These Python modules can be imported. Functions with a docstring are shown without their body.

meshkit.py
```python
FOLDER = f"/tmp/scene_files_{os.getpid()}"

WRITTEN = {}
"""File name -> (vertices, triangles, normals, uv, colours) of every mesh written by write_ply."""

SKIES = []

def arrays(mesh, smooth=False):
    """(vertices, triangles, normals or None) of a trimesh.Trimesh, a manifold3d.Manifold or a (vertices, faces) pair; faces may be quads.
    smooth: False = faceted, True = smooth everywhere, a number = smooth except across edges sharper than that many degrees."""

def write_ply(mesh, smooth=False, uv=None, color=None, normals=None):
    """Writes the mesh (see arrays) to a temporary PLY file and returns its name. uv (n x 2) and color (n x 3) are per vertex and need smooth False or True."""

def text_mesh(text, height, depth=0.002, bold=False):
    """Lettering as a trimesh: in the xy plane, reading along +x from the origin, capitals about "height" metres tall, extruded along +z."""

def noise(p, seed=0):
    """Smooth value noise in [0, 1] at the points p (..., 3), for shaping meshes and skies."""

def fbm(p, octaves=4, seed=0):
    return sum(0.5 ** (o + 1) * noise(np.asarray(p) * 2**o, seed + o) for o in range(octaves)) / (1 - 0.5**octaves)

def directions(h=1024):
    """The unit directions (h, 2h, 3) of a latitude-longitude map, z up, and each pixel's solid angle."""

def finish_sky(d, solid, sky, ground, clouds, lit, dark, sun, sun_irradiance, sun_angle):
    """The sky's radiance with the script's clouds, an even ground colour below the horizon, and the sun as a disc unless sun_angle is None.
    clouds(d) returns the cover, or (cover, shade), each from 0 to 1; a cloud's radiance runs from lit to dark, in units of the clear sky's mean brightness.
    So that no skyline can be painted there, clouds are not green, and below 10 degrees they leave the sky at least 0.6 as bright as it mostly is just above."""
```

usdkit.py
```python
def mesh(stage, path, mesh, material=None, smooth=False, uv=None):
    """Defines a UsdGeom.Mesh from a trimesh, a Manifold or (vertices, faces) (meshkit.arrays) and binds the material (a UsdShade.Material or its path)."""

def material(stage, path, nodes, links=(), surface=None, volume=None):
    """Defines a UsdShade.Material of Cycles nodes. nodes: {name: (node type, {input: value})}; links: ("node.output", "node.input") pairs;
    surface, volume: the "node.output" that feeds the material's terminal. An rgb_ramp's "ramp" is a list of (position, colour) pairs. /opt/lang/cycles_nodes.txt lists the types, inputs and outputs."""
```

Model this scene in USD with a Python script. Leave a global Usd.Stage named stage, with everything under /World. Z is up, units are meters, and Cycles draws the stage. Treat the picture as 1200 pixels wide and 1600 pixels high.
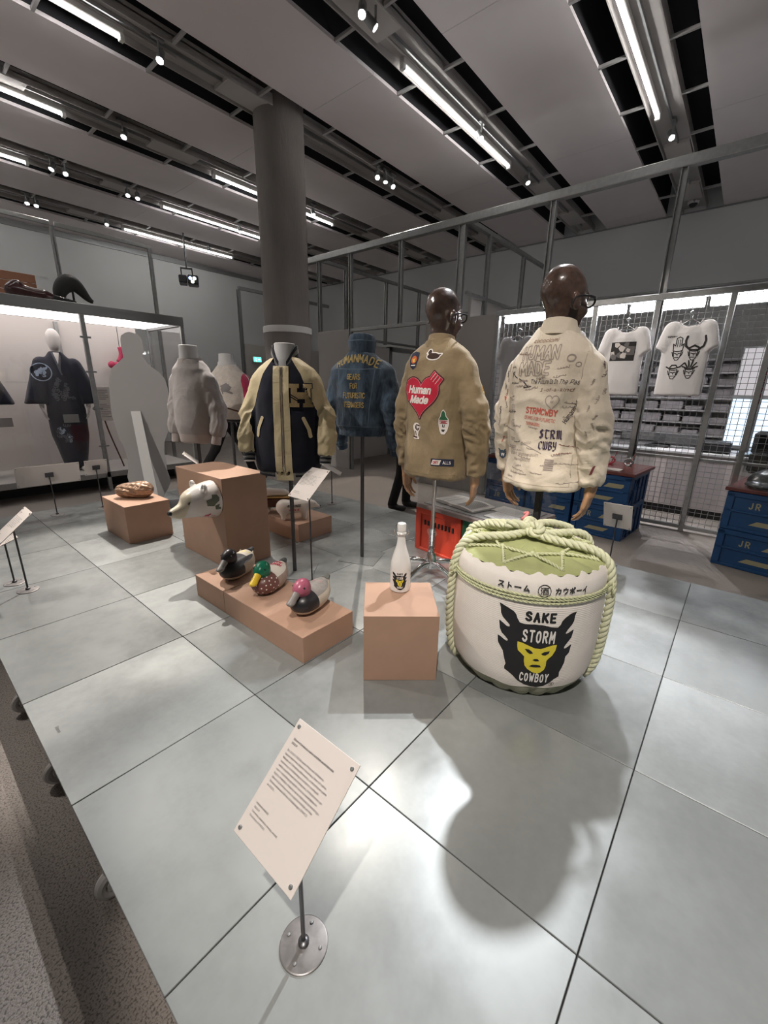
import math, random
import numpy as np, trimesh, manifold3d as m3, shapely, usdkit, meshkit
from shapely import affinity
from shapely.geometry import Polygon, LineString, Point, MultiPolygon, box as sbox
from scipy.interpolate import LinearNDInterpolator
from pxr import Usd, UsdGeom, UsdLux, UsdShade, Gf, Sdf, Vt
random.seed(7); rng = np.random.default_rng(7)
stage = Usd.Stage.CreateInMemory()
UsdGeom.SetStageUpAxis(stage, 'Z'); UsdGeom.SetStageMetersPerUnit(stage, 1.0)
world = UsdGeom.Xform.Define(stage, '/World'); stage.SetDefaultPrim(world.GetPrim())
PZ = 0.15                                   # top of the display platform
# ---------------------------------------------------------------- camera
cam = UsdGeom.Camera.Define(stage, '/World/camera')
RT = np.array([0.64393935, -0.76487376, 0.01761347]); UP = np.array([0.20662303, 0.19602798, 0.95858226]); FW = np.array([0.73664716, 0.61362949, -0.28427067])
EYE = np.array([-0.127, -0.045, 1.3045])
cam.AddTransformOp().Set(Gf.Matrix4d(*RT, 0, *UP, 0, *(-FW), 0, *EYE, 1))
cam.CreateHorizontalApertureAttr(36.0); cam.CreateFocalLengthAttr(651.44 / 1200 * 36.0)
cam.CreateClippingRangeAttr((0.05, 200)); cam.CreateExposureAttr(0.0)
# ---------------------------------------------------------------- light levels
TUBE = 23.0          # ceiling tubes
CAGE_TUBE = 55.0    # tubes on the mesh cage
CASE_LIGHT = 2.3    # diffuser in the glass case
SPOT = 0.92          # scale of all spotlights
dome = UsdLux.DomeLight.Define(stage, '/World/dome'); dome.CreateIntensityAttr(0.05); dome.CreateColorAttr(Gf.Vec3f(1, 1, 1))
# ---------------------------------------------------------------- helpers
used = {}
def unique(path):
    n = used.get(path, -1) + 1; used[path] = n
    return path if n == 0 else f'{path}_{n:03d}'
def setd(p, **k):
    for a, b in k.items():
        if b: p.SetCustomDataByKey(a, b)
def thing(name, label=None, cat=None, loc=(0, 0, 0), rotz=0, group=None, kind=None):
    x = UsdGeom.Xform.Define(stage, unique('/World/' + name))
    x.AddTranslateOp().Set(Gf.Vec3d(*map(float, loc))); x.AddRotateZOp().Set(float(rotz))
    setd(x.GetPrim(), label=label, category=cat, group=group, kind=kind); return x.GetPrim()
def part(name, mesh, m, parent=None, smooth=35, label=None, kind=None, cat=None, group=None):
    base = str(parent.GetPath()) if parent is not None else '/World'
    if isinstance(mesh, list): mesh = join(mesh)
    g = usdkit.mesh(stage, unique(base + '/' + name), mesh, m, smooth=smooth).GetPrim()
    setd(g, label=label, kind=kind, category=cat, group=group); return g
def copy(src, loc, rotz=0, label=None, group=None):
    name = src.GetName().rstrip('0123456789').rstrip('_') if src.GetName()[-4:-3] == '_' else src.GetName()
    d = src.GetCustomData()
    x = UsdGeom.Xform.Define(stage, unique('/World/' + name)); p = x.GetPrim()
    p.GetReferences().AddInternalReference(src.GetPath())
    x.ClearXformOpOrder(); x.AddTranslateOp().Set(Gf.Vec3d(*map(float, loc))); x.AddRotateZOp().Set(float(rotz))
    p.SetInstanceable(True)
    setd(p, label=label or d.get('label'), category=d.get('category'), group=group or d.get('group')); return p
def join(ms):
    return trimesh.util.concatenate([tm(m) for m in ms])
def tm(m):
    if isinstance(m, trimesh.Trimesh): return m
    if hasattr(m, 'to_mesh'):
        q = m.to_mesh(); return trimesh.Trimesh(np.array(q.vert_properties[:, :3], float), np.array(q.tri_verts), process=False)
    v, f = m; f = np.asarray(f)
    if f.shape[1] == 4: f = np.vstack([f[:, [0, 1, 2]], f[:, [0, 2, 3]]])
    return trimesh.Trimesh(np.asarray(v, float), f, process=False)
def moved(m, t=(0, 0, 0), rz=0, rx=0, ry=0):
    m = tm(m).copy(); R = trimesh.transformations.euler_matrix(math.radians(rx), math.radians(ry), math.radians(rz), 'sxyz')
    R[:3, 3] = t; m.apply_transform(R); return m
def bx(x0, x1, y0, y1, z0, z1, b=0.0):
    if not b: return trimesh.creation.box(bounds=[[x0, y0, z0], [x1, y1, z1]])
    c = np.array([(x0 + x1) / 2, (y0 + y1) / 2, (z0 + z1) / 2]); h = np.array([x1 - x0, y1 - y0, z1 - z0]) / 2; P = []
    for s in np.ndindex(2, 2, 2):
        s = np.array(s) * 2 - 1
        for k in range(3):
            q = h - b; q[k] = h[k]; P.append(c + s * q)
    return trimesh.convex.convex_hull(np.array(P))
def frame_of(d):
    d = np.asarray(d, float); d = d / np.linalg.norm(d)
    a = np.cross(d, [0, 0, 1.0] if abs(d[2]) < .9 else [1.0, 0, 0]); a /= np.linalg.norm(a)
    return a, np.cross(d, a)
def tube(pts, rad, n=10, closed=False, cap=True):
    p = np.asarray(pts, float); k = len(p); rad = np.broadcast_to(np.asarray(rad, float), (k,))
    t = (np.roll(p, -1, 0) - np.roll(p, 1, 0)) if closed else np.gradient(p, axis=0)
    t /= np.linalg.norm(t, axis=1, keepdims=True) + 1e-12
    a, _ = frame_of(t[0]); A = []
    for i in range(k):
        a = a - (a @ t[i]) * t[i]; a /= np.linalg.norm(a) + 1e-12; A.append(a)
    A = np.array(A); B = np.cross(t, A); th = np.arange(n) * 2 * np.pi / n
    v = (p[:, None] + rad[:, None, None] * (np.cos(th)[None, :, None] * A[:, None] + np.sin(th)[None, :, None] * B[:, None])).reshape(-1, 3)
    f = []
    m = k if closed else k - 1
    i, j = np.meshgrid(np.arange(m), np.arange(n), indexing='ij'); i2 = (i + 1) % k
    q = np.stack([i * n + j, i * n + (j + 1) % n, i2 * n + (j + 1) % n, i2 * n + j], -1).reshape(-1, 4)
    f = np.vstack([q[:, [0, 1, 2]], q[:, [0, 2, 3]]])
    if cap and not closed:
        v = np.vstack([v, p[0], p[-1]]); c0, c1 = k * n, k * n + 1; jj = np.arange(n)
        f = np.vstack([f, np.stack([np.full(n, c0), (jj + 1) % n, jj], 1), np.stack([np.full(n, c1), (k - 1) * n + jj, (k - 1) * n + (jj + 1) % n], 1)])
    return trimesh.Trimesh(v, f, process=False)
def rod(a, b, r, n=12, r2=None): return tube([a, b], [r, r if r2 is None else r2], n)
def lathe(prof, n=32):
    p = np.asarray(prof, float); th = np.arange(n) * 2 * np.pi / n
    v = np.stack([p[:, 0][:, None] * np.cos(th), p[:, 0][:, None] * np.sin(th), np.broadcast_to(p[:, 1][:, None], (len(p), n))], -1).reshape(-1, 3)
    i, j = np.meshgrid(np.arange(len(p) - 1), np.arange(n), indexing='ij')
    q = np.stack([i * n + j, i * n + (j + 1) % n, (i + 1) * n + (j + 1) % n, (i + 1) * n + j], -1).reshape(-1, 4)
    return tm((v, q))
def polys(g): return [x for x in getattr(g, 'geoms', [g]) if isinstance(x, Polygon) and x.area > 1e-9]
def extr(g, d, z=0.0):
    m = join([trimesh.creation.extrude_polygon(x, d, engine='earcut') for x in polys(g)]); m.apply_translation([0, 0, z]); return m
def basis(m, o, ex, ey, ez=None):
    ex, ey = np.asarray(ex, float), np.asarray(ey, float); ez = np.cross(ex, ey) if ez is None else np.asarray(ez, float)
    m = tm(m).copy(); m.vertices = np.asarray(o, float) + m.vertices[:, :1] * ex + m.vertices[:, 1:2] * ey + m.vertices[:, 2:] * ez; return m
def flat(g, e=None):
    """a 2-D shape as a triangle mesh in the xy plane, edges at most e long"""
    vs, fs, n = [], [], 0
    for x in polys(g):
        v, f = trimesh.creation.triangulate_polygon(x, engine='earcut')
        v = np.c_[v, np.zeros(len(v))]
        if e: v, f = trimesh.remesh.subdivide_to_size(v, f, e, max_iter=12)
        vs.append(v); fs.append(np.asarray(f) + n); n += len(v)
    m = trimesh.Trimesh(np.vstack(vs), np.vstack(fs), process=False)
    bad = np.cross(m.vertices[m.faces[:, 1]] - m.vertices[m.faces[:, 0]], m.vertices[m.faces[:, 2]] - m.vertices[m.faces[:, 0]])[:, 2] < 0
    m.faces[bad] = m.faces[bad][:, ::-1]; return m
# ---- implicit surfaces
def nets(f, lo, hi, h):
    """surface nets of f = 0 (negative inside) on a grid of step h; f takes (n, 3) points"""
    lo, hi = np.asarray(lo, float), np.asarray(hi, float); n = np.ceil((hi - lo) / h).astype(int) + 1
    G = np.stack(np.meshgrid(*[lo[k] + h * np.arange(n[k]) for k in range(3)], indexing='ij'), -1)
    F = f(G.reshape(-1, 3)).reshape(n); c = n - 1
    corners = [(a, b, d) for a in (0, 1) for b in (0, 1) for d in (0, 1)]
    S = np.stack([F[a:a + c[0], b:b + c[1], d:d + c[2]] for a, b, d in corners], -1); ins = S < 0
    act = ins.any(-1) & ~ins.all(-1); idx = -np.ones(c, int); idx[act] = np.arange(act.sum())
    cell = np.argwhere(act); s = S[act]; acc = np.zeros((len(s), 3)); cnt = np.zeros(len(s))
    for i, p in enumerate(corners):
        for j, q in enumerate(corners):
            if j > i and sum(abs(a - b) for a, b in zip(p, q)) == 1:
                x = (s[:, i] < 0) != (s[:, j] < 0); t = s[x, i] / (s[x, i] - s[x, j])
                acc[x] += np.array(p) + t[:, None] * (np.array(q) - np.array(p)); cnt[x] += 1
    V = lo + h * (cell + acc / cnt[:, None]); Q = []
    for ax in range(3):
        u, w = (ax + 1) % 3, (ax + 2) % 3
        sl = [slice(None)] * 3; sl[ax] = slice(0, -1); a = F[tuple(sl)] < 0; sl[ax] = slice(1, None); b = F[tuple(sl)] < 0
        e = np.argwhere(a != b); e = e[(e[:, u] > 0) & (e[:, w] > 0) & (e[:, u] < n[u] - 1) & (e[:, w] < n[w] - 1)]
        fl = a[tuple(e.T)]; q = []
        for du, dw in ((-1, -1), (0, -1), (0, 0), (-1, 0)):
            k = e.copy(); k[:, u] += du; k[:, w] += dw; q.append(idx[tuple(k.T)])
        q = np.stack(q, 1); q[~fl] = q[~fl][:, ::-1]; Q.append(q)
    Q = np.vstack(Q); return tm((V, Q))
def relax(m, it=6):
    trimesh.smoothing.filter_taubin(m, lamb=0.5, nu=0.52, iterations=it); return m
def ell(p, c, r):
    q = (p - np.asarray(c)) / np.asarray(r); k = np.linalg.norm(q, axis=1)
    return (k - 1) * k / (np.linalg.norm(q / np.asarray(r), axis=1) + 1e-9)
def cap(p, a, b, ra, rb=None):
    a, b = np.asarray(a, float), np.asarray(b, float); rb = ra if rb is None else rb; d = b - a
    t = np.clip((p - a) @ d / (d @ d), 0, 1); return np.linalg.norm(p - a - t[:, None] * d, axis=1) - (ra + t * (rb - ra))
def smin(a, b, k):
    h = np.clip(.5 + .5 * (b - a) / k, 0, 1); return b + (a - b) * h - k * h * (1 - h)
def smax(a, b, k): return -smin(-a, -b, k)
def rotp(p, rz=0, rx=0, ry=0, c=(0, 0, 0)):
    R = trimesh.transformations.euler_matrix(math.radians(rx), math.radians(ry), math.radians(rz), 'sxyz')[:3, :3]
    return (p - np.asarray(c)) @ R   # world to local
def split(m, s):
    """cuts a mesh along s = 0 (s per vertex); returns (s < 0 part, s >= 0 part)"""
    m = tm(m); v, f = m.vertices, m.faces; s = np.where(np.abs(s) < 1e-7, 1e-7, s); sg = s > 0; k = sg[f].sum(1)
    lo, hi = [f[k == 0]], [f[k == 3]]; V = list(v); memo = {}
    def mid(a, b):
        key = (a, b) if a < b else (b, a)
        if key not in memo:
            t = s[a] / (s[a] - s[b]); memo[key] = len(V); V.append(v[a] + t * (v[b] - v[a]))
        return memo[key]
    L, H = [], []
    for tri in f[(k == 1) | (k == 2)]:
        one = sg[tri].sum() == 1; i = int(np.argmax(sg[tri] == one)); a, b, c = tri[i], tri[(i + 1) % 3], tri[(i + 2) % 3]
        p, q = mid(a, b), mid(a, c); (H if one else L).append((a, p, q)); (L if one else H).extend([(p, b, c), (p, c, q)])
    V = np.array(V); out = []
    for base, ex in ((lo[0], L), (hi[0], H)):
        ff = np.vstack([base, np.array(ex, int).reshape(-1, 3)])
        if len(ff) == 0: out.append(None); continue
        w, inv = np.unique(ff, return_inverse=True); out.append(trimesh.Trimesh(V[w], inv.reshape(-1, 3), process=False))
    return out
# ---- lettering
memo_text = {}
def text(s, h=1.0, bold=False, shear=0, center=True, stretch=1.0):
    """the outline of a line of lettering, capitals h tall, as a 2-D shape"""
    key = (s, bold)
    if key not in memo_text:
        m = meshkit.text_mesh(s, 1.0, depth=.1, bold=bold); z = np.abs(m.vertices[:, 2]) < 1e-6; f = m.faces[z[m.faces].all(1)]
        E_ = {(int(i), int(j)) for t in f for i, j in ((t[0], t[1]), (t[1], t[2]), (t[2], t[0]))}; nx = {i: j for i, j in E_ if (j, i) not in E_}; g = Polygon()
        loops = []
        while nx:
            i0, j = nx.popitem(); L = [i0]
            while j != i0 and j in nx: L.append(j); j = nx.pop(j)
            if len(L) > 2: loops.append(Polygon(m.vertices[L][:, :2]).buffer(0))
        for q in sorted(loops, key=lambda q: -q.area): g = g.symmetric_difference(q)
        memo_text[key] = g
    g = memo_text[key]
    if shear: g = affinity.skew(g, xs=shear, origin=(0, 0))
    g = affinity.scale(g, h * stretch, h, origin=(0, 0))
    if center: b = g.bounds; g = affinity.translate(g, -(b[0] + b[2]) / 2, -h / 2)
    return g
STROKES = {
 'A': [[(0, 0), (1.5, 6), (3, 0)], [(.6, 2.2), (2.4, 2.2)]], 'B': [[(0, 0), (0, 6), (1.8, 6), (2.6, 5.2), (2.6, 4), (1.8, 3.2), (0, 3.2)], [(1.8, 3.2), (2.9, 2.4), (2.9, .8), (1.9, 0), (0, 0)]],
 'C': [[(2.9, 4.8), (2.2, 5.8), (1.2, 6), (.3, 5), (0, 3), (.3, 1), (1.2, 0), (2.2, .2), (2.9, 1.2)]], 'D': [[(0, 0), (0, 6), (1.4, 6), (2.6, 5), (3, 3), (2.6, 1), (1.4, 0), (0, 0)]],
 'E': [[(2.7, 6), (0, 6), (0, 0), (2.7, 0)], [(0, 3.1), (2.2, 3.1)]], 'F': [[(2.7, 6), (0, 6), (0, 0)], [(0, 3.1), (2.2, 3.1)]],
 'G': [[(2.9, 4.8), (2.1, 5.9), (1.2, 6), (.3, 5), (0, 3), (.3, 1), (1.2, 0), (2.2, .1), (2.9, 1), (2.9, 2.8), (1.7, 2.8)]], 'H': [[(0, 0), (0, 6)], [(3, 0), (3, 6)], [(0, 3), (3, 3)]],
 'I': [[(0, 0), (0, 6)]], 'K': [[(0, 0), (0, 6)], [(2.8, 6), (0, 2.6)], [(.9, 3.6), (3, 0)]], 'L': [[(0, 6), (0, 0), (2.6, 0)]], 'M': [[(0, 0), (.2, 6), (1.8, 2), (3.4, 6), (3.6, 0)]],
 'N': [[(0, 0), (0, 6), (3, 0), (3, 6)]], 'O': [[(1.5, 6), (.4, 5.2), (0, 3), (.4, .8), (1.5, 0), (2.6, .8), (3, 3), (2.6, 5.2), (1.5, 6)]],
 'P': [[(0, 0), (0, 6), (1.9, 6), (2.8, 5.2), (2.8, 3.6), (1.9, 2.8), (0, 2.8)]], 'R': [[(0, 0), (0, 6), (1.9, 6), (2.8, 5.2), (2.8, 3.8), (1.9, 3), (0, 3)], [(1.3, 3), (3, 0)]],
 'S': [[(2.7, 5), (2, 5.9), (.9, 5.9), (.1, 5), (.2, 3.9), (1.4, 3.1), (2.6, 2.4), (2.9, 1.2), (2.1, .1), (.9, .1), (0, 1)]], 'T': [[(0, 6), (3, 6)], [(1.5, 6), (1.5, 0)]],
 'U': [[(0, 6), (0, 1.6), (.7, .2), (1.5, 0), (2.3, .2), (3, 1.6), (3, 6)]], 'V': [[(0, 6), (1.5, 0), (3, 6)]], 'W': [[(0, 6), (.9, 0), (2, 4), (3.1, 0), (4, 6)]],
 'Y': [[(0, 6), (1.5, 3), (3, 6)], [(1.5, 3), (1.5, 0)]], 'J': [[(2.2, 6), (2.2, 1.2), (1.5, 0), (.7, 0), (0, 1)]], 'X': [[(0, 0), (3, 6)], [(0, 6), (3, 0)]]}
def strokes(s, h=1.0, w=.12, gap=1.3, jit=0.0, nib=None, seed=1):
    """drawn capitals, h tall, pen width w, centred"""
    r = random.Random(seed); x = 0; G = []
    for c in s:
        if c == ' ': x += 2.6; continue
        S = STROKES[c]; wid = max(p[0] for l in S for p in l); dy = r.uniform(-jit, jit) * 6
        for l in S:
            L = LineString([((x + p[0] + r.uniform(-jit, jit)) * h / 6, (p[1] + dy + r.uniform(-jit, jit)) * h / 6) for p in l])
            G.append(L)
        x += wid + gap
    L = shapely.union_all(G); g = L.buffer(w / 2, cap_style='round', quad_segs=4)
    b = g.bounds; return affinity.translate(g, -(b[0] + b[2]) / 2, -h / 2)
def line(pts, w): return LineString(pts).buffer(w / 2, quad_segs=4)
def at(g, x, y, rot=0, s=1.0): return affinity.translate(affinity.rotate(affinity.scale(g, s, s, origin=(0, 0)), rot, origin=(0, 0)), x, y)
def scribble(w, h, seed, pen=.004, n=7):
    r = random.Random(seed); P = []; x = -w / 2
    for i in range(n):
        st = w / n
        for k in range(5): P.append((x + st * (k / 5 + .25 * math.sin(k * 1.9 + i)), h * (.5 * math.sin(k * 1.35 + i * r.uniform(.5, 2)) * r.uniform(.3, 1.0))))
        x += st
    return LineString(P).buffer(pen / 2, quad_segs=2)
def U(*g): return shapely.union_all(list(g))
# ---------------------------------------------------------------- materials
def mat(name, col, rough=.5, metal=0., var=0., vs=6., bump=0., bs=80., dark=None, spec=.5, emit=None, es=0., stretch=(1, 1, 1), trans=0., rvar=0., sheen=0., coat=0., detail=4., ramp=(.3, .7), bd=.01, alpha=None):
    N = {'p': ('principled_bsdf', dict(base_color=col, roughness=rough, metallic=metal, specular_ior_level=spec))}; Lk = []
    P = N['p'][1]
    if sheen: P['sheen_weight'] = sheen
    if coat: P['coat_weight'] = coat; P['coat_roughness'] = .12
    if emit is not None: P['emission_color'] = emit; P['emission_strength'] = es
    if trans: P['transmission_weight'] = trans
    if var or bump or rvar:
        N['g'] = ('geometry', {}); N['m'] = ('mapping', dict(scale=stretch)); Lk.append(('g.position', 'm.vector'))
    if var:
        c2 = dark if dark is not None else tuple(c * (1 - var) for c in col)
        N['n'] = ('noise_texture', dict(scale=vs, detail=detail, roughness=.6)); Lk.append(('m.vector', 'n.vector'))
        N['r'] = ('rgb_ramp', {'ramp': [(ramp[0], c2), (ramp[1], col)]}); Lk += [('n.fac', 'r.fac'), ('r.color', 'p.base_color')]
    if rvar:
        N['n2'] = ('noise_texture', dict(scale=vs * .7 + 1.3, detail=5., roughness=.65)); N['mr'] = ('map_range', dict(from_min=.3, from_max=.7, to_min=max(rough - rvar, .03), to_max=rough + rvar))
        Lk += [('m.vector', 'n2.vector'), ('n2.fac', 'mr.value'), ('mr.result', 'p.roughness')]
    if bump:
        N['n3'] = ('noise_texture', dict(scale=bs, detail=3.)); N['b'] = ('bump', dict(strength=bump, distance=bd)); Lk += [('m.vector', 'n3.vector'), ('n3.fac', 'b.height'), ('b.normal', 'p.normal')]
    return usdkit.material(stage, '/World/Looks/' + name, N, Lk, surface='p.BSDF')
def glow(name, col, s): return usdkit.material(stage, '/World/Looks/' + name, {'e': ('emission', dict(color=col, strength=s))}, [], surface='e.emission')
def pane(name, tint=(1, 1, 1), refl=.9, k=.55):
    return usdkit.material(stage, '/World/Looks/' + name, {'t': ('transparent_bsdf', dict(color=tint)), 'g': ('glossy_bsdf', dict(color=(refl, refl, refl), roughness=.02)), 'f': ('layer_weight', dict(blend=.5)), 'p': ('math', dict(math_type='power', value2=4.)), 'q': ('math', dict(math_type='multiply_add', value2=k, value3=.025)), 'x': ('mix_closure', {})},
        [('f.facing', 'p.value1'), ('p.value', 'q.value1'), ('q.value', 'x.fac'), ('t.BSDF', 'x.closure1'), ('g.BSDF', 'x.closure2')], surface='x.closure')
def weave(name, col, scale, rough=.9, var=.15, vs=5., bump=.4, sheen=.2, dark=None, stretch=(1, 1, 1), wavebump=None, fold=0):
    """cloth: broad tone change and a fine weave in relief"""
    c2 = dark or tuple(c * (1 - var) for c in col)
    N = {'g': ('geometry', {}), 'm': ('mapping', dict(scale=stretch)), 'n': ('noise_texture', dict(scale=vs, detail=6., roughness=.65)), 'r': ('rgb_ramp', {'ramp': [(.32, c2), (.68, col)]}),
         'n3': ('noise_texture', dict(scale=scale, detail=2.)), 'b': ('bump', dict(strength=bump, distance=.002)), 'p': ('principled_bsdf', dict(roughness=rough, sheen_weight=sheen, specular_ior_level=.25))}
    Lk = [('g.position', 'm.vector'), ('m.vector', 'n.vector'), ('n.fac', 'r.fac'), ('r.color', 'p.base_color'), ('g.position', 'n3.vector'), ('n3.fac', 'b.height'), ('b.normal', 'p.normal')]
    if fold:
        N['n4'] = ('noise_texture', dict(scale=fold, detail=4., roughness=.55, distortion=1.2)); N['b2'] = ('bump', dict(strength=.5, distance=.018)); Lk += [('m.vector', 'n4.vector'), ('n4.fac', 'b2.height'), ('b2.normal', 'b.normal')]
    if wavebump:
        Lk[5:5] = []
        N['n3'] = ('wave_texture', dict(scale=wavebump, distortion=.6, detail=1.)); N['m2'] = ('mapping', dict(scale=(0, 0, 1))); Lk[4] = ('m2.vector', 'n3.vector'); Lk.append(('g.position', 'm2.vector'))
        N['n3'][1]['bands_direction'] = 'z'
    return usdkit.material(stage, '/World/Looks/' + name, N, Lk, surface='p.BSDF')
M = {}
def terrazzo(name, base, d1, l1):
    N = {'g': ('geometry', {}), 'n': ('noise_texture', dict(scale=1.1, detail=5., roughness=.6)), 'r0': ('rgb_ramp', {'ramp': [(.3, tuple(c * .82 for c in base)), (.7, base)]}),
         'v': ('voronoi_texture', dict(scale=75.)), 'rv': ('rgb_ramp', {'ramp': [(0, (0, 0, 0)), (.30, (0, 0, 0)), (.42, (1, 1, 1)), (1, (1, 1, 1))]}), 'n2': ('noise_texture', dict(scale=190., detail=2.)), 'r2': ('rgb_ramp', {'ramp': [(.36, (0, 0, 0)), (.50, (1, 1, 1))]}),
         'mx': ('mix', dict(color1=d1)), 'mx2': ('mix', dict(color2=l1)), 'p': ('principled_bsdf', dict(roughness=.62, specular_ior_level=.3)), 'b': ('bump', dict(strength=.5, distance=.006))}
    Lk = [('g.position', 'n.vector'), ('n.fac', 'r0.fac'), ('g.position', 'v.vector'), ('g.position', 'n2.vector'), ('n2.fac', 'r2.fac'), ('r2.color', 'mx.fac'), ('r0.color', 'mx.color2'), ('v.distance', 'rv.fac'), ('mx.color', 'p.base_color'), ('n2.fac', 'b.height'), ('b.normal', 'p.normal')]
    del N['mx2'], N['rv'], N['v']; Lk = [l for l in Lk if not any(x in l[0] + l[1] for x in ('v.vector', 'rv.', 'v.distance'))]
    return usdkit.material(stage, '/World/Looks/' + name, N, Lk, surface='p.BSDF')
M['floor'] = terrazzo('speckled_floor', (.36, .32, .29), (.14, .122, .11), (.4, .36, .33))
M['ceil'] = mat('ceiling_panel', (.86, .805, .81), .85, var=.05, vs=2.)
M['soffit'] = mat('dark_void', (.02, .02, .024), .9)
M['channel'] = mat('service_channel', (.42, .40, .385), .7, var=.12, vs=3.)
M['channel2'] = mat('service_box', (.52, .50, .48), .7)
M['batten'] = mat('ceiling_batten', (.42, .41, .41), .6)
M['wall'] = mat('grey_wall', (.64, .65, .65), .9, var=.05, vs=1.2)
M['wall2'] = mat('pale_wall', (.62, .60, .60), .85, var=.05, vs=1.)
M['panel'] = mat('grey_panel', (.40, .38, .36), .75, var=.06, vs=1.5)
M['steel'] = mat('galvanised_steel', (.36, .365, .36), .45, metal=.7, var=.18, vs=25., rvar=.1)
M['steel_dark'] = mat('shaded_steel', (.30, .31, .31), .45, metal=.7)
M['concrete'] = mat('column_concrete', (.25, .225, .21), .8, var=.30, vs=3.5, bump=.25, bs=40., stretch=(1, 1, .35), detail=8.)
M['white_paint'] = mat('white_band', (.72, .71, .69), .5)
M['black'] = mat('black_paint', (.015, .015, .016), .45)
M['black_soft'] = mat('black_cloth', (.012, .012, .013), .9)
M['chrome'] = mat('chrome', (.72, .72, .73), .12, metal=1.)
M['pole'] = mat('dark_steel_pole', (.10, .10, .105), .35, metal=.8)
M['baseplate'] = mat('raw_steel_plate', (.30, .285, .28), .45, metal=.7, var=.35, vs=18., rvar=.15)
M['card'] = mat('pale_card', (.68, .625, .59), .7)
M['ink'] = mat('printed_ink', (.03, .028, .028), .8)
M['ink_grey'] = mat('grey_ink', (.16, .15, .15), .8)
M['mdf'] = mat('mdf_board', (.43, .27, .19), .62, var=.10, vs=7., stretch=(1, 1, 1), spec=.3)
M['mdf2'] = mat('mdf_board_b', (.41, .257, .18), .62, var=.10, vs=9., spec=.3)
M['tube'] = glow('tube_glow', (1, .97, .94), TUBE); M['cage_tube'] = glow('cage_tube_glow', (.97, .97, 1), CAGE_TUBE)
M['glass'] = pane('clear_glass'); M['acrylic'] = pane('clear_acrylic', (.97, .98, .98), .8)
for k in range(5):
    s = (1.0, .86, 1.15, .80, 1.08)[k]
    M['tile%d' % k] = mat('zinc_tile_%s' % 'abcde'[k], (.305 * s, .322 * s, .318 * s), .27 + .02 * k, metal=.30, var=.10, vs=3.2 + .4 * k, rvar=.075, detail=7., spec=.5, bump=.03, bs=3.5, bd=.02)
# ---------------------------------------------------------------- room
ZC = 4.0; X0, X1, Y0, Y1 = -4.0, 8.62, -3.6, 10.35
part('floor', bx(X0, X1, Y0, Y1, -.12, 0), M['floor'], kind='structure', smooth=False)
w = thing('wall_back', kind='structure')
part('plaster', bx(X0, X1 + .15, Y1, Y1 + .15, 0, 4.6), M['wall'], w, smooth=False); part('shadow_gap', bx(X0, X1, Y1 - .03, Y1, 3.9, 3.985), M['steel_dark'], w, smooth=False)
w = thing('wall_right', kind='structure')
part('plaster', bx(X1, X1 + .15, Y0, Y1, 0, 4.6), M['wall'], w, smooth=False); part('shadow_gap', bx(X1 - .012, X1, Y0, Y1, 3.975, 3.995), M['steel_dark'], w, smooth=False)
part('trim', bx(X1 - .03, X1, -2, 5.4, 2.9, 2.93), M['steel'], w, smooth=False)
part('wall_left', bx(X0 - .15, X0, Y0, Y1, 0, 4.6), M['wall'], kind='structure', smooth=False)
part('wall_front', bx(X0 - .15, X1 + .15, Y0 - .15, Y0, 0, 4.6), M['wall'], kind='structure', smooth=False)
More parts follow.
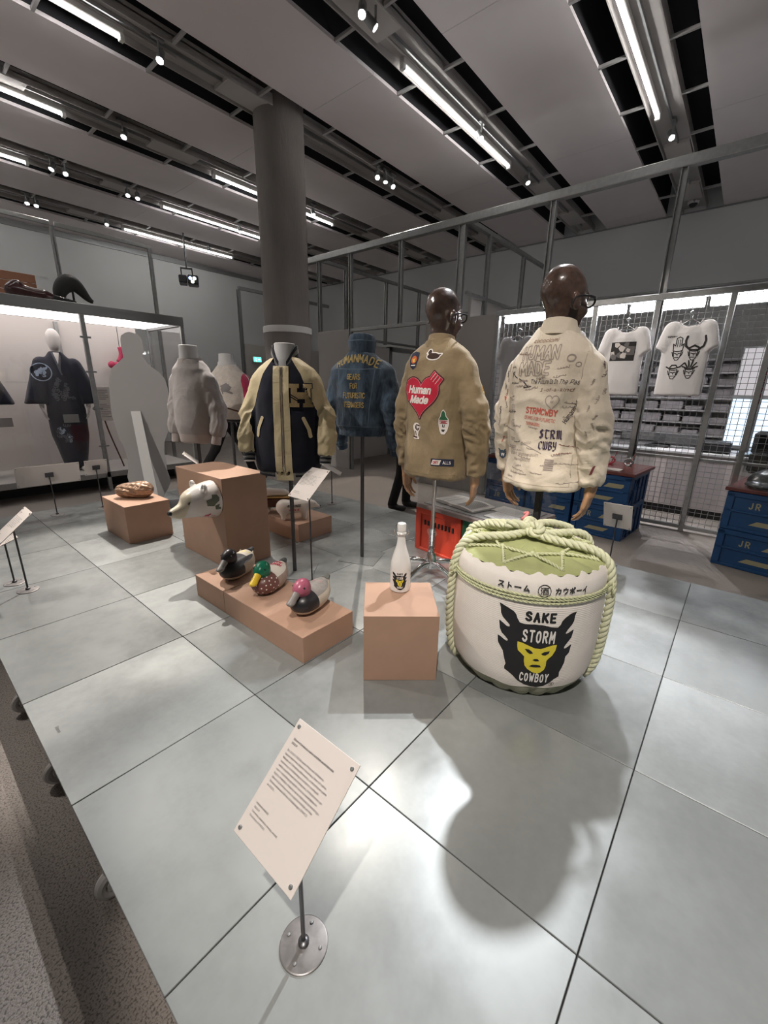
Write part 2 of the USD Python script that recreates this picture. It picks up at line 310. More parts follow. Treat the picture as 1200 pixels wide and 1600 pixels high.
# ceiling: long panels between service strips; a strip has a channel between two open slots crossed by battens
ce = thing('ceiling', kind='structure')
part('soffit', bx(X0, X1 + .1, Y0, Y1 + .1, 4.5, 4.6), M['soffit'], ce, smooth=False)
SY = [.785 + 1.585 * k for k in range(-2, 6)]
edges = [Y0] + [e for s in SY for e in (s, s + .725)] + [Y1]
def tubes_on(yc): return yc
for i in range(0, len(edges), 2):
    xs = X0
    for j in range(6):
        xe = min(X1, xs + 2.46) if j < 5 else X1
        if xe - xs > .01: part('panel', bx(xs + .002, xe - .002, edges[i], edges[i + 1], ZC, ZC + .03), M['ceil'], ce, smooth=False)
        xs = xe
        if xs >= X1: break
for s in SY:
    part('channel', [bx(X0, X1, s + .20, s + .505, ZC + .05, ZC + .09), bx(X0, X1, s + .20, s + .21, ZC - .005, ZC + .06), bx(X0, X1, s + .495, s + .505, ZC - .005, ZC + .06)], M['channel'], ce, smooth=False)
    part('slot_side', [bx(X0, X1, s - .012, s - .002, ZC + .03, 4.5), bx(X0, X1, s + .727, s + .737, ZC + .03, 4.5)], M['soffit'], ce, smooth=False)
    part('duct', bx(X0, X1, s + .10, s + .62, 4.30, 4.42), M['soffit'], ce, smooth=False)
    for x in np.arange(-3.65, 8.5, .82):
        part('batten', bx(x - .012, x + .012, s, s + .20, ZC - .002, ZC + .022), M['batten'], ce, smooth=False)
        part('batten', bx(x - .012, x + .012, s + .505, s + .725, ZC - .002, ZC + .022), M['batten'], ce, smooth=False)
    part('track', bx(X0 + .1, X1 - .3, s + .33, s + .345, ZC + .02, ZC + .05), M['steel_dark'], ce, smooth=False)
    for x in (.9, 2.6, 6.35, 7.6):
        part('service_box', bx(x, x + .55, s + .225, s + .48, ZC + .01, ZC + .05, .004), M['channel2'], ce)
        part('conduit', rod((x + .55, s + .40, ZC + .035), (x + 1.3, s + .40, ZC + .035), .008, 8), M['channel2'], ce)
def linear_light(x0, x1, y, label):
    t = thing('linear_light', label, 'strip light', ((x0 + x1) / 2, y, ZC - .02), group='tube lights in the ceiling strips'); h = (x1 - x0) / 2
    part('tube', rod((-h, 0, -.012), (h, 0, -.012), .016, 10), M['tube'], t); part('batten_body', bx(-h - .02, h + .02, -.026, .026, 0, .05, .006), M['channel2'], t)
    for s in (-1, 1): part('end_cap', bx(s * h - .018, s * h + .018, -.024, .024, -.036, .006, .004), M['white_paint'], t)
strip = {-2: 'two strips behind the viewer', -1: 'the strip behind the viewer', 0: 'the rightmost ceiling strip', 1: 'the second ceiling strip from the right', 2: 'the strip the column pierces', 3: 'the strip beyond the column', 4: 'the second last ceiling strip', 5: 'the last strip before the back wall'}
TL = {(k, s): f'white linear tube light, {s} one in {strip[k]}' for k in strip for s in ('far left', 'left', 'right')}
for k in range(-2, 6):
    y = 1.205 + 1.585 * k
    for x0, x1, s in ((-3.4, -1.9, 'far left'), (-.38, 1.77, 'left'), (3.42, 5.57, 'right')):
        if k == 2 and s == 'right' or k < 0 or k < 2 and s != 'right': continue
        if k == 5 and s == 'left': x1 = 1.55
        linear_light(x0, x1, y, TL[k, s])
def aim_matrix(p, q):
    z = np.asarray(p, float) - np.asarray(q, float); z /= np.linalg.norm(z); x = np.cross([0, 1.0, 0] if abs(z[1]) < .95 else [1.0, 0, 0], z); x /= np.linalg.norm(x); y = np.cross(z, x)
    return x, y, z
def spot(p, q, power, cone=16, label=None, col=(1, .93, .85), soft=.35, size=.028):
    t = thing('track_spotlight', label or 'small black spotlight clipped to the ceiling track', 'spotlight', p, group=None if label else 'track spotlights')
    x, y, z = aim_matrix(p, q); R = np.stack([x, y, z], 1)
    def put(m): m = tm(m).copy(); m.vertices = m.vertices @ R.T; return m
    part('housing', put(lathe([(.001, .11), (.022, .11), (.031, .095), (.033, .005), (.029, 0), (.027, .012), (.001, .014)], 18)), M['steel_dark'], t)
    part('lens', put(lathe([(.0, .010), (.026, .010)], 18)), LENS if power or True else M['black'], t)
    part('bracket', [rod((0, 0, .02), (0, 0, ZC - p[2] + .04), .009, 8), bx(-.05, .05, -.015, .015, ZC - p[2] + .015, ZC - p[2] + .045, .003)], M['steel_dark'], t)
    if power:
        L = UsdLux.SphereLight.Define(stage, str(t.GetPath()) + '/beam'); o = -z * .05
        L.AddTransformOp().Set(Gf.Matrix4d(*x, 0, *y, 0, *z, 0, *o, 1))
        L.CreateRadiusAttr(size); L.CreateIntensityAttr(power * SPOT * 9000.0); L.CreateColorAttr(Gf.Vec3f(*col)); L.CreateNormalizeAttr(False)
        S = UsdLux.ShapingAPI.Apply(L.GetPrim()); S.CreateShapingConeAngleAttr(cone); S.CreateShapingConeSoftnessAttr(soft)
LENS = glow('spot_lens', (1, .97, .92), 35.0)
W = (1, .92, .84)
spot((3.50, 1.25, 3.86), (1.35, .45, .5), 2.3, 17, 'black ceiling spotlight aimed back over the rope barrel', (.93, .96, 1))
spot((-.90, -.40, 3.88), (1.0, .47, .35), 2.1, 17, 'black ceiling spotlight above the viewer, aimed at the rope barrel', W)
spot((-.45, 4.28, 3.88), (1.05, 1.9, .3), .95, 17, 'black ceiling spotlight aimed at the painted ducks', W)
spot((.10, 4.28, 3.88), (1.2, 2.5, .55), .60, 17, 'black ceiling spotlight over the bear head plinth', W)
spot((2.00, 4.24, 3.88), (.55, 2.9, .15), 3.2, 17, 'single spotlight in the ceiling strip to the left of the column', W)
spot((-.6, 2.72, 3.88), (1.9, 1.5, 1.25), 1.05, 15, 'black ceiling spotlight aimed at the khaki and denim jackets', W)
spot((-2.40, 2.72, 3.88), (1.5, 4.2, 1.1), 1.7, 14, 'black ceiling spotlight at the left, aimed at the grey cut-out figure', W)
spot((.15, -.40, 3.88), (1.85, .65, 1.25), .9, 14, 'black ceiling spotlight aimed at the cream jacket', W)
spot((2.72, 2.62, 3.88), (1.05, 1.45, .25), .70, 14, 'left one of the two spotlights at the top edge of the view', W)
spot((2.87, 2.62, 3.88), (4.6, .75, 1.5), 1.3, 15, 'right one of the two spotlights at the top edge of the view', W)
spot((4.62, 4.12, 3.88), (2.2, 1.6, .3), .55, 15, 'left one of the three spotlights right of the column', W)
spot((4.78, 4.12, 3.88), (3.9, 3.3, .0), 1.0, 18, 'middle one of the three spotlights right of the column', W)
spot((4.94, 4.12, 3.88), (3.7, .5, .2), .9, 15, 'right one of the three spotlights right of the column', W)
spot((5.86, 1.10, 3.88), (3.4, -.4, .2), 1.1, 18, 'single spotlight past the end of the right tube light', (.93, .94, 1))
spot((6.82, 1.06, 3.88), (4.3, .2, .3), 1.1, 18, 'last spotlight before the right wall in the ceiling strip at the right edge', (.95, .95, 1))
spot((2.24, 5.72, 3.88), (.7, 4.3, .3), .9, 17, 'spotlight with a bright patch beside it in the strip beyond the column, left', W)
spot((1.94, 7.25, 3.88), (.6, 6.3, 1.2), .25, 16, 'left one of a pair of spotlights above the left glass case', W)
spot((2.09, 7.25, 3.88), (1.6, 4.5, .8), .55, 15, 'right one of a pair of spotlights above the left glass case', W)
for p, l in (((4.65, 2.68, 3.88), 'small spotlight halfway along the second right tube light'), ((5.92, 2.67, 3.88), 'spotlight past the end of the second right tube light'), ((4.92, 5.70, 3.88), 'small spotlight right behind the column'),
             ((2.84, 7.30, 3.88), 'left one of two dots of spotlight in the second last strip'), ((2.97, 7.30, 3.88), 'right one of two dots of spotlight in the second last strip'), ((4.64, 7.32, 3.88), 'spotlight in the second last strip close to the column'),
             ((2.0, 8.84, 3.88), 'leftmost spotlight in the last ceiling strip'), ((2.11, 8.84, 3.88), 'second spotlight from the left in the last ceiling strip'), ((3.06, 8.84, 3.88), 'middle spotlight in the last ceiling strip'), ((4.88, 8.84, 3.88), 'rightmost spotlight in the last ceiling strip, over the projector')):
    spot(p, (p[0] - 1, p[1] - 2.2, 0), 0, label=l)
t = thing('dome_camera', 'small white dome camera at the right end of the ceiling', 'security camera', (8.35, 1.14, ZC + .045)); part('housing', lathe([(.0, -.03), (.07, -.03), (.075, 0), (.0, 0)][::-1], 20), M['white_paint'], t); part('dome', lathe([(.0, -.08), (.03, -.072), (.048, -.05), (.055, -.03)], 20), M['black'], t)
# column
t = thing('column', 'round grey concrete column with a pale collar', 'column', (3.26, 4.33, 0))
part('shaft', lathe([(0, 0), (.275, 0), (.275, 1.90), (.262, 1.92), (.262, 4.6), (0, 4.6)], 48), M['concrete'], t)
part('collar', lathe([(.262, 1.905), (.282, 1.905), (.286, 1.915), (.286, 1.965), (.282, 1.975), (.262, 1.975)], 48), M['white_paint'], t, label='pale painted collar')
# ---------------------------------------------------------------- stud partition along x = 4.8 with two side bays
SX = 4.8
def stud(x, y, z0, z1, s=.05, d=.05): return [bx(x - s / 2, x + s / 2, y - d / 2, y - d / 2 + .008, z0, z1), bx(x - s / 2, x + s / 2, y + d / 2 - .008, y + d / 2, z0, z1), bx(x - .004, x + .004, y - d / 2, y + d / 2, z0, z1)]
fr = thing('stud_partition', 'grey metal stud partition with a long top beam, running behind the jackets to the mesh cage', 'partition', (0, 0, 0))
part('beam', [bx(SX - .04, SX + .04, -3.4, 5.75, 3.17, 3.255, .006)], M['steel'], fr)
for y in (5.47, 4.78, 3.84, 2.92, 1.86, .75, -.35, -1.4):
    z0 = {5.47: 2.16, 2.92: 2.16, 3.84: 2.16, 1.86: 2.16}.get(y, 0)
    part('stud', stud(SX, y, z0, 3.17, .05, .09 if y == 2.92 else .055), M['steel'], fr, smooth=False)
part('rail', bx(SX - .025, SX + .025, 2.9, 4.78, 2.12, 2.165, .004), M['steel'], fr)
for y0, y1 in ((4.80, 5.50), (2.38, 3.38)):
    part('panel', bx(SX - .03, SX + .03, y0, y1, 0, 2.16, .004), M['panel'], fr)
b = thing('stud_bay', 'metal stud side frame over a pale wall panel, between column and khaki jacket', 'partition', (0, 0, 0))
part('beam', bx(SX, 7.9, 5.415, 5.465, 3.165, 3.215, .004), M['steel'], b)
for x in (5.36, 6.40, 7.44): part('stud', stud(x, 5.44, 2.1, 3.17), M['steel'], b, smooth=False)
part('rail', bx(SX, 7.9, 5.42, 5.46, 2.12, 2.16, .004), M['steel'], b)
part('panel', bx(SX + .05, 6.55, 5.45, 5.50, 0, 2.05, .004), M['wall2'], b); part('panel', bx(6.6, 8.6, 5.45, 5.50, 0, 1.3, .004), M['wall2'], b)
part('door_frame', [bx(6.55, 6.62, 5.44, 5.54, 0, 2.08), bx(6.55, 8.6, 5.44, 5.54, 2.0, 2.08)], M['steel_dark'], b, smooth=False)
b = thing('stud_bay', 'metal stud side frame just right of the khaki mannequin head', 'partition', (0, 0, 0))
part('beam', bx(SX, 8.6, 2.805, 2.855, 3.165, 3.215, .004), M['steel'], b)
for x in (5.30, 6.38, 7.45): part('stud', stud(x, 2.83, 0, 3.17), M['steel'], b, smooth=False)
part('rail', bx(SX, 8.6, 2.81, 2.85, 2.42, 2.46, .004), M['steel'], b)
part('panel', bx(5.0, 8.6, 2.86, 2.90, 0, 2.42, .004), M['panel'], b)
# left frame behind the glass case
b = thing('partition_frame', 'tall thin metal stud frame rising behind the left glass case', 'frame', (0, 7.15, 0))
part('beam', [bx(-3, 1.78, -.02, .02, 3.21, 3.26, .004)], M['steel'], b); part('beam', [bx(1.83, 3.0, -.02, .02, 3.21, 3.26, .004)], M['steel'], b)
for x in (-.2, 1.80, 2.98): part('stud', stud(x, 0, 0, 3.21, .045, .045), M['steel'], b, smooth=False)
b = thing('end_frame', 'dark metal frame upright in the far corner, left of the column', 'frame', (5.2, 8.4, 0))
part('stud', stud(0, 0, 0, 3.2, .06, .06), M['steel_dark'], b, smooth=False); part('beam', bx(0, 2.5, -.03, .03, 3.2, 3.26, .004), M['steel_dark'], b); part('panel', bx(.04, 2.5, -.02, .02, 0, 2.16, .003), M['panel'], b)
# ---------------------------------------------------------------- display platform
pf = thing('display_platform', 'low platform of square grey metal tiles on castors, carrying the whole display', 'platform', (0, 0, 0))
YA, YB = -1.8, 4.8
part('deck', bx(.01, 2.99, YA + .01, YB - .01, PZ - .035, PZ - .008, .002), M['black'], pf)
part('under_frame', [bx(.10, 2.9, y - .03, y + .03, PZ - .085, PZ - .035) for y in np.arange(YA + .1, YB, .6)] + [bx(.10, .16, YA + .05, YB - .05, PZ - .085, PZ - .035), bx(2.84, 2.9, YA + .05, YB - .05, PZ - .085, PZ - .035)], M['steel_dark'], pf, smooth=False)
rt = random.Random(11)
for i in range(5):
    for j in range(11):
        x, y = i * .6, YA + j * .6; g = .0016
        m = bx(x + g, x + .6 - g, y + g, y + .6 - g, PZ - .008, PZ, .0012)
        m.vertices = m.vertices - [x + .3, y + .3, 0]; a, c = rt.uniform(-.0010, .0010), rt.uniform(-.0010, .0010)
        m.vertices[:, 2] += a * m.vertices[:, 0] + c * m.vertices[:, 1]; m.vertices += [x + .3, y + .3, 0]
        part('tile', m, M['tile%d' % rt.choice([0, 0, 1, 2, 3, 4])], pf, smooth=False)
part('printed_text', basis(flat(text('Storm', .011)), (.055, 1.56, PZ + .0006), (0, -1, 0), (1, 0, 0), (0, 0, 1)), M['ink_grey'], pf, smooth=False, label='tiny grey printed word on the edge tile')
wheel = tube([(.034 * math.cos(a), 0, .034 * math.sin(a)) for a in np.linspace(0, 2 * math.pi, 24, endpoint=False)], .013, 8, closed=True)
for y in (-1.5, -.6, .05, .50, .985, 1.49, 1.98, 2.6, 3.2, 3.8, 4.4):
    for x in (.026, 2.97):
        part('castor', [moved(wheel, (x, y, .047)), moved(rod((0, -.012, 0), (0, .012, 0), .020, 14), (x, y, .047)), bx(x - .02, x + .03, y - .004, y + .004, .047, .1), bx(x - .01, x + .05, y - .03, y + .03, .098, .116)], M['castor'] if 'castor' in M else M.setdefault('castor', mat('castor_grey', (.62, .60, .58), .5)), pf)
# ---------------------------------------------------------------- mesh cage on the right
cg = thing('mesh_cage', 'steel wire mesh cage wall with uprights and lit top, hung with white t-shirts', 'mesh fence', (4.78, 0, 0))
posts = [2.36, 1.30, .76, .21, -.10, -.72]
for y in posts: part('post', bx(-.025, .025, y - .022, y + .022, 0, 2.16, .004), M['steel'], cg)
part('top_rail', bx(-.035, .035, -1.3, 2.385, 2.13, 2.185, .005), M['steel'], cg); part('bottom_rail', bx(-.02, .02, -1.3, 2.36, .03, .065, .004), M['steel'], cg); part('middle_rail', bx(.0, .03, -1.3, 2.36, .70, .725, .004), M['steel'], cg)
M['wire'] = mat('mesh_wire', (.33, .33, .335), .4, metal=.6)
ys = sorted(posts + [-1.3])
for a, b_ in zip(ys[:-1], ys[1:]):
    W_ = []
    for y in np.arange(a + .03, b_, .05): W_.append(bx(.008, .0115, y - .0022, y + .0022, .06, 2.13))
    for z in np.arange(.10, 2.12, .05): W_.append(bx(.0115, .015, a, b_, z - .0022, z + .0022))
    part('mesh_panel', W_, M['wire'], cg, smooth=False, kind='stuff')
for i, (a, b_) in enumerate(((1.72, 2.34), (1.06, 1.68), (.42, 1.02), (-.22, .38), (-.86, -.26))):
    t = thing('cage_light', ('leftmost', 'second', 'third', 'fourth', 'rightmost')[i] + ' bright tube light along the top of the mesh cage, from the left', 'strip light', (4.93, (a + b_) / 2, 2.10)); h = (b_ - a) / 2
    part('tube', rod((0, -h, 0), (0, h, 0), .030, 10), M['cage_tube'], t); part('holder', [bx(.036, .05, -h, h, -.03, .05, .003), bx(-.045, .05, -h, h, .036, .05, .003)], M['white_paint'], t)
    part('bracket', [bx(-.005, .03, s * h * .8 - .01, s * h * .8 + .01, .02, .06) for s in (-1, 1)], M['steel'], t)
# room inside the cage
M['shelf'] = mat('white_shelf', (.62, .60, .61), .5); M['merch'] = mat('folded_cloth', (.60, .56, .58), .9, var=.35, vs=14.)
sh = thing('wall_shelving', 'white shelves of pale folded stock seen through the mesh', 'shelving', (6.7, 1.15, 0))
part('back_board', bx(.42, .46, -1.1, 1.55, 0, 1.72), M['shelf'], sh, smooth=False)
for z in np.arange(.62, 1.75, .155): part('shelf', bx(0, .42, -1.1, 1.55, z, z + .022, .003), M['shelf'], sh)
r_ = random.Random(3)
for z in np.arange(.64, 1.6, .155):
    y = -1.05
    while y < 1.4:
        wd = r_.uniform(.18, .3); part('stock', bx(.06, .36, y, y + wd - .03, z + .002, z + r_.uniform(.05, .11), .012), M['merch'], sh); y += wd
t = thing('counter', 'long pale pinkish counter front standing low behind the mesh', 'counter', (5.45, .45, 0))
M['pinkish'] = mat('pinkish_board', (.47, .42, .41), .8, var=.1, vs=3.)
part('body', bx(0, .5, -1.7, 1.3, .09, .68, .005), M['pinkish'], t); part('plinth', bx(.04, .5, -1.65, 1.3, 0, .09), M['black'], t, smooth=False); part('top', bx(-.03, .55, -1.72, 1.32, .68, .705, .004), M['shelf'], t)
t = thing('dark_monitor', 'dark flat monitor lying low on the counter behind the mesh', 'monitor', (5.72, .66, .705)); part('screen', moved(bx(-.02, .02, -.42, .40, 0, .13, .008), (0, 0, .03), ry=20), M['black'], t); part('foot', bx(-.09, .09, -.12, .12, 0, .03, .006), M['black'], t)
part('desk_bin', bx(-.1, .1, -.02, .28, 0, .12, .02), M['black'], thing('black_box', 'squat black box beside the dark monitor behind the mesh', 'box', (5.60, .0, .705)))
sc = glow('screen_glow', (.66, .82, 1.0), 1.5); sc2 = glow('poster_glow', (.9, .86, .9), .62)
t = thing('tablet_screen', 'glowing pale blue screen lying on the counter behind the mesh', 'screen', (5.52, -.2, .705)); part('bezel', bx(-.08, .16, -.24, .13, 0, .02, .004), M['black'], t); part('display', bx(-.06, .14, -.22, .11, .0195, .0225), sc, t, smooth=False)
for i, (y, lb) in enumerate(((-.02, 'left glowing blue white screen panel standing behind the mesh at the right edge'), (-.27, 'right glowing blue white screen panel behind the mesh, cut by the frame edge'))):
    t = thing('screen_panel', lb, 'screen', (6.25, y, .70)); part('frame', bx(.0, .05, -.115, .115, 0, 1.12, .004), M['steel_dark'], t); part('display', bx(-.004, .0, -.10, .10, .04, .56), sc, t, smooth=False); part('poster', bx(-.004, .0, -.10, .10, .60, 1.1), sc2, t, smooth=False)
t = thing('desk_chair', 'black padded chair back behind the mesh at the right edge', 'chair', (4.92, -.36, 0)); part('backrest', bx(-.05, .05, -.28, .2, .62, 1.0, .03), M['black_soft'], t); part('seat', bx(-.05, .45, -.25, .2, .42, .5, .03), M['black_soft'], t); part('column', rod((.2, 0, .05), (.2, 0, .42), .025), M['black'], t)
for k in range(4): part('leg', rod((.2, 0, .07), (.2 + .26 * math.cos(k * 1.57 + .4), .26 * math.sin(k * 1.57 + .4), .03), .018, 8), M['black'], t)
t = thing('red_sign_board', 'dark red board of faint lines behind the mesh, at the right edge', 'board', (7.3, -.42, 1.2)); M['redboard'] = mat('red_board', (.30, .08, .09), .7)
part('board', bx(0, .03, -.3, .3, 0, .62, .004), M['redboard'], t); part('rule', [bx(-.003, 0, -.28, .28, z, z + .012) for z in np.arange(.06, .6, .07)], M['shelf'], t, smooth=False)
# t-shirts on hangers in front of the mesh
M['tee'] = weave('white_jersey', (.80, .78, .78), 900., var=.06, bump=.2); M['tee_grey'] = weave('grey_jersey', (.50, .50, .52), 900., var=.08, bump=.2)
def tee_sdf(p):
    y = np.abs(p[:, 1]); z = p[:, 2]
    a = np.interp(z, [-.64, -.4, -.22, -.1, -.03, 0, .02], [.185, .182, .180, .180, .135, .08, .05]); b = np.interp(z, [-.64, -.3, -.1, 0], [.035, .04, .04, .02])
    d = (np.sqrt((y / a) ** 2 + (p[:, 0] / b) ** 2) - 1) * b; d = smax(d, np.maximum(z - .005, -.635 - z), .005)
    q = np.c_[p[:, 0] * 1.6, y, z]; s = cap(q, (0, .13, -.06), (0, .190, -.235), .066, .054); n = np.array([.09, -.19]); n = n / np.linalg.norm(n)
    s = smax(s, (y - .190) * n[0] + (z + .235) * n[1] - .0, .004); d = smin(d, s, .02)
    return smax(d, -(np.sqrt((p[:, 1] / .085) ** 2 + ((z - .01) / .06) ** 2) - 1) * .05 - .0 + (p[:, 0] > 0) * .02, .004)
tee0 = nets(tee_sdf, (-.1, -.42, -.7), (.1, .42, .06), .0125); tee0.vertices[:, 0] += .012 * (meshkit.fbm(tee0.vertices * [3, 9, 2.2], 3) - .5) * 2; relax(tee0, 4)
def tshirt(y, ztop, m, label, s=1.0, rz=0, art=None):
    t = thing('t_shirt', label, 't-shirt', (4.67, y, ztop), rz); g = tee0.copy(); g.vertices *= s
    part('body', g, m, t, smooth=True)
    part('neck_rib', tube([(.01 * 0 + (-.018 if c < 0 else .012), .082 * s * math.cos(a), (.006 - .055 * max(0, math.sin(a)) * 1.0) * s) for a in np.linspace(math.pi, 2 * math.pi, 18) + math.pi for c in [-math.sin(a)]], .006, 8), m, t)
    h = thing('hanger', 'thin wire hanger holding the ' + ' '.join(label.split(',')[0].split()[:9]), 'hanger', (4.675, y, ztop), rz)
    part('wire', [tube([(0, -.17, -.075), (0, 0, .02), (0, .17, -.075)], .004, 6), tube([(0, 0, .02), (0, 0, .05), (0, .02, .075), (.05, .01, .095), (.112, 0, .085)], .003, 6)], M['chrome'], h)
    if art:
        v = g.vertices; f = LinearNDInterpolator(v[v[:, 0] < -.003][:, 1:], v[v[:, 0] < -.003][:, 0])
        for n, gg, mm, o in art:
            d = flat(gg, .03); x = f(np.c_[-d.vertices[:, 0], d.vertices[:, 1]]); x = np.where(np.isfinite(x), x, -.035); d.vertices = np.c_[x - o, -d.vertices[:, 0], d.vertices[:, 1]]; d.faces = d.faces[:, ::1]; part(n, d, mm, t, smooth=True)
r_ = random.Random(5)
photo = [('printed_photo', sbox(-.105, -.30, .105, -.13), M['ink'], .0015)] + [('print_shape', at(Polygon([(-.03, 0), (.02, -.005), (.028, .05), (-.01, .06), (-.035, .03)]), r_.uniform(-.08, .07), r_.uniform(-.29, -.16), r_.uniform(0, 90), r_.uniform(.5, .9)).intersection(sbox(-.1, -.295, .1, -.135)), M['ink_grey'] if i % 2 else M['card'], .003 + i * .0002) for i in range(9)] + [('print_shape', sbox(.02, -.25, .10, -.17), M['ink_grey'], .0026)]
def mask(kind):
    g = U(line([(-.026, .0), (-.02, -.05), (-.008, -.07), (.008, -.07), (.02, -.05), (.026, 0)], .005), line([(-.026, 0), (-.01, -.006), (.01, -.006), (.026, 0)], .006), line([(-.016, -.02), (-.004, -.024)], .006), line([(.016, -.02), (.004, -.024)], .006), line([(-.012, -.05), (.012, -.05)], .005), line([(0, -.025), (.003, -.038)], .004), line([(-.035, -.01), (-.026, -.04)], .006), line([(.035, -.01), (.026, -.04)], .006))
    if kind == 0: g = U(g, line([(-.03, .0), (-.035, .05), (-.02, .035), (-.018, .09), (0, .1), (.018, .09), (.02, .035), (.035, .05), (.03, 0)], .006), line([(-.008, .03), (-.006, .08)], .004), line([(.008, .03), (.006, .08)], .004))
    if kind == 1: g = U(g, line([(-.03, .01), (-.055, .03), (-.062, .07), (-.055, .1)], .014), line([(.03, .01), (.055, .03), (.062, .07), (.055, .1)], .014), line([(-.035, .015), (0, .035), (.035, .015)], .012), line([(-.03, .004), (.03, .004)], .01))
    if kind == 2: g = U(g, line([(-.05, .02), (-.03, .008), (0, .006), (.04, .02), (.062, .045)], .009), line([(-.028, .012), (-.015, .032), (.012, .032), (.026, .014)], .008))
    if kind == 3: g = U(g, *[line([(.0 + .02 * math.cos(a), .005 + .012 * math.sin(a)), (.048 * math.cos(a), .012 + .05 * math.sin(a))], .009) for a in np.linspace(.1, 3.04, 6)], line([(-.03, .004), (.03, .004)], .01))
    return g
heads = [('printed_head', at(mask(k), x, z, 0, 1.15), M['ink'], .002) for k, x, z in ((0, -.055, -.245), (1, .065, -.245), (2, -.06, -.405), (3, .06, -.40))] + [('printed_words', at(scribble(.07, .016, 4), -.115, -.125), M['ink_grey'], .002)]
tshirt(.965, 1.90, M['tee'], 'white t-shirt with a square black photo print, hung beside the cream jacket', .98, art=photo)
tshirt(.465, 1.92, M['tee'], 'white t-shirt printed with four horned heads in black line', 1.0, art=heads)
tshirt(1.53, 1.90, M['tee_grey'], 'plain pale t-shirt mostly hidden behind the brown head of the cream mannequin', 1.0)
tshirt(2.05, 1.88, M['tee_grey'], 'plain grey t-shirt peeking out left of the cream jacket', 1.0)
# ---------------------------------------------------------------- crates
M['blue'] = mat('blue_plastic', (.009, .062, .185), .42, var=.12, vs=6.); M['red'] = mat('red_plastic', (.58, .055, .025), .42, var=.1, vs=5.); M['green'] = mat('green_plastic', (.015, .14, .065), .42); M['gold'] = mat('gold_print', (.34, .31, .19), .6); M['redwood'] = mat('red_brown_board', (.14, .035, .03), .45, var=.2, vs=10.)
JR = U(strokes('J', .055, .011), at(strokes('R', .055, .011), .052, 0)).buffer(0)
PAR = Polygon([(-.09, -.02), (.06, -.02), (.10, .02), (-.05, .02)])
def face_art(t, items, ox, mm):
    for n, g in items: part(n, basis(flat(g), (ox, 0, 0), (0, -1, 0), (0, 0, 1), (-1, 0, 0)), mm, t, smooth=False)
def crate(name, label, loc, rot, m, wd=.46, dp=.60, hh=.30, art=None, artm=None, group=None, vent=False):
    t = thing(name, label, 'crate', loc, rot, group)     # front face at local x = 0, body towards +x
    B = [bx(.012, dp - .012, -wd / 2 + .012, wd / 2 - .012, .004, hh - .03)]
    for z0, z1 in ((0, .022), (hh - .045, hh - .004)) if vent else ((0, .022), (hh * .47, hh * .47 + .018), (hh - .045, hh - .004)): B.append(bx(0, dp, -wd / 2, wd / 2, z0, z1, .004))
    part('body', B, m, t)
    R_ = []; P_ = lambda m_: part('rib', m_, m, t, smooth=False)
    for s in (-1, 1):
        for x0 in (0, dp - .05): P_(bx(x0, x0 + .05, s * wd / 2 - (.05 if s > 0 else 0), s * wd / 2 + (.05 if s < 0 else 0), .01, hh - .01, .004))
        for x in np.linspace(.12, dp - .12, 4): P_(bx(x, x + .012, s * wd / 2 - .012, s * wd / 2, .02, hh - .04))
        a = s * wd / 2 + (-.006 if s > 0 else .006)
        P_(rod((.07, a, .03), (dp * .45, a, hh - .06), .006, 6))
    if vent:
        for y in np.arange(-wd / 2 + .07, wd / 2 - .06, .032): part('slot', bx(.004, .0125, y - .006, y + .006, hh * .62, hh * .62 + .035), M['black'], t, smooth=False)
    if art: face_art(t, art, .0105 if not vent else .0095, artm)
    return t
artb = [('printed_letters', at(JR, -.115, .205, 0, .8)), ('printed_flash', at(PAR, .10, .20)), ('printed_flash', at(affinity.scale(PAR, 1.15, .9), -.0, .075))]
pos = [((4.02, .82), 'right'), ((4.06, 1.30), 'middle'), ((4.10, 1.78), 'left')]
for (x, y), nm in pos:
    for k in range(2): crate('blue_crate', f'blue plastic crate with pale print, {"lower" if k == 0 else "upper"} one of the {nm} stack', (x, y, .30 * k), -5, M['blue'], art=artb, artm=M['gold'])
for k in range(2): crate('blue_crate', f'blue plastic crate with pale print, {"lower" if k == 0 else "upper"} one at the right edge', (3.93, -.335, .30 * k), -11, M['blue'], wd=.54, art=artb, artm=M['gold'])
t = thing('crate_table_top', 'dark red board lying across the blue crate stacks behind the cream jacket', 'board', (4.06, 1.30, .60), -5); part('board', bx(-.01, .64, -.74, .74, 0, .028, .004), M['redwood'], t)
t2 = thing('crate_table_top', 'dark red board on the blue crates at the right edge', 'board', (3.93, -.335, .60), -11); part('board', bx(-.01, .64, -.29, .29, 0, .028, .004), M['redwood'], t2)
for i, (x, y, w2, d2) in enumerate(((4.12, .80, .20, .11), (4.22, 1.08, .12, .09))):
    part('sheet', bx(-d2 / 2, d2 / 2, -w2 / 2, w2 / 2, 0, .006, .001), M['card'], thing('paper_label', ('larger' if i == 0 else 'smaller') + ' flat white caption card on the dark red board over the blue crates', 'label', (x, y, .628), -5))
for i, (y, c, nm) in enumerate(((1.02, M['black'], 'dark'), (.86, mat('red_enamel', (.4, .03, .05), .3), 'red'), (.70, M['chrome'], 'silver'))):
    t = thing('key_ring', f'{nm} ring shaped trinket on a short stand over the blue crates', 'ornament', (4.40, y, .628)); part('ring', moved(tube([(.0, .035 * math.cos(a), .035 * math.sin(a)) for a in np.linspace(0, 2 * math.pi, 20, endpoint=False)], .008, 8, closed=True), (0, 0, .045), ry=35), c, t); part('stem', rod((.01, 0, 0), (-.03, -.05, .14), .006, 8), M['chrome'], t); part('foot', lathe([(0, 0), (.03, 0), (.03, .006), (0, .008)], 16), c, t)
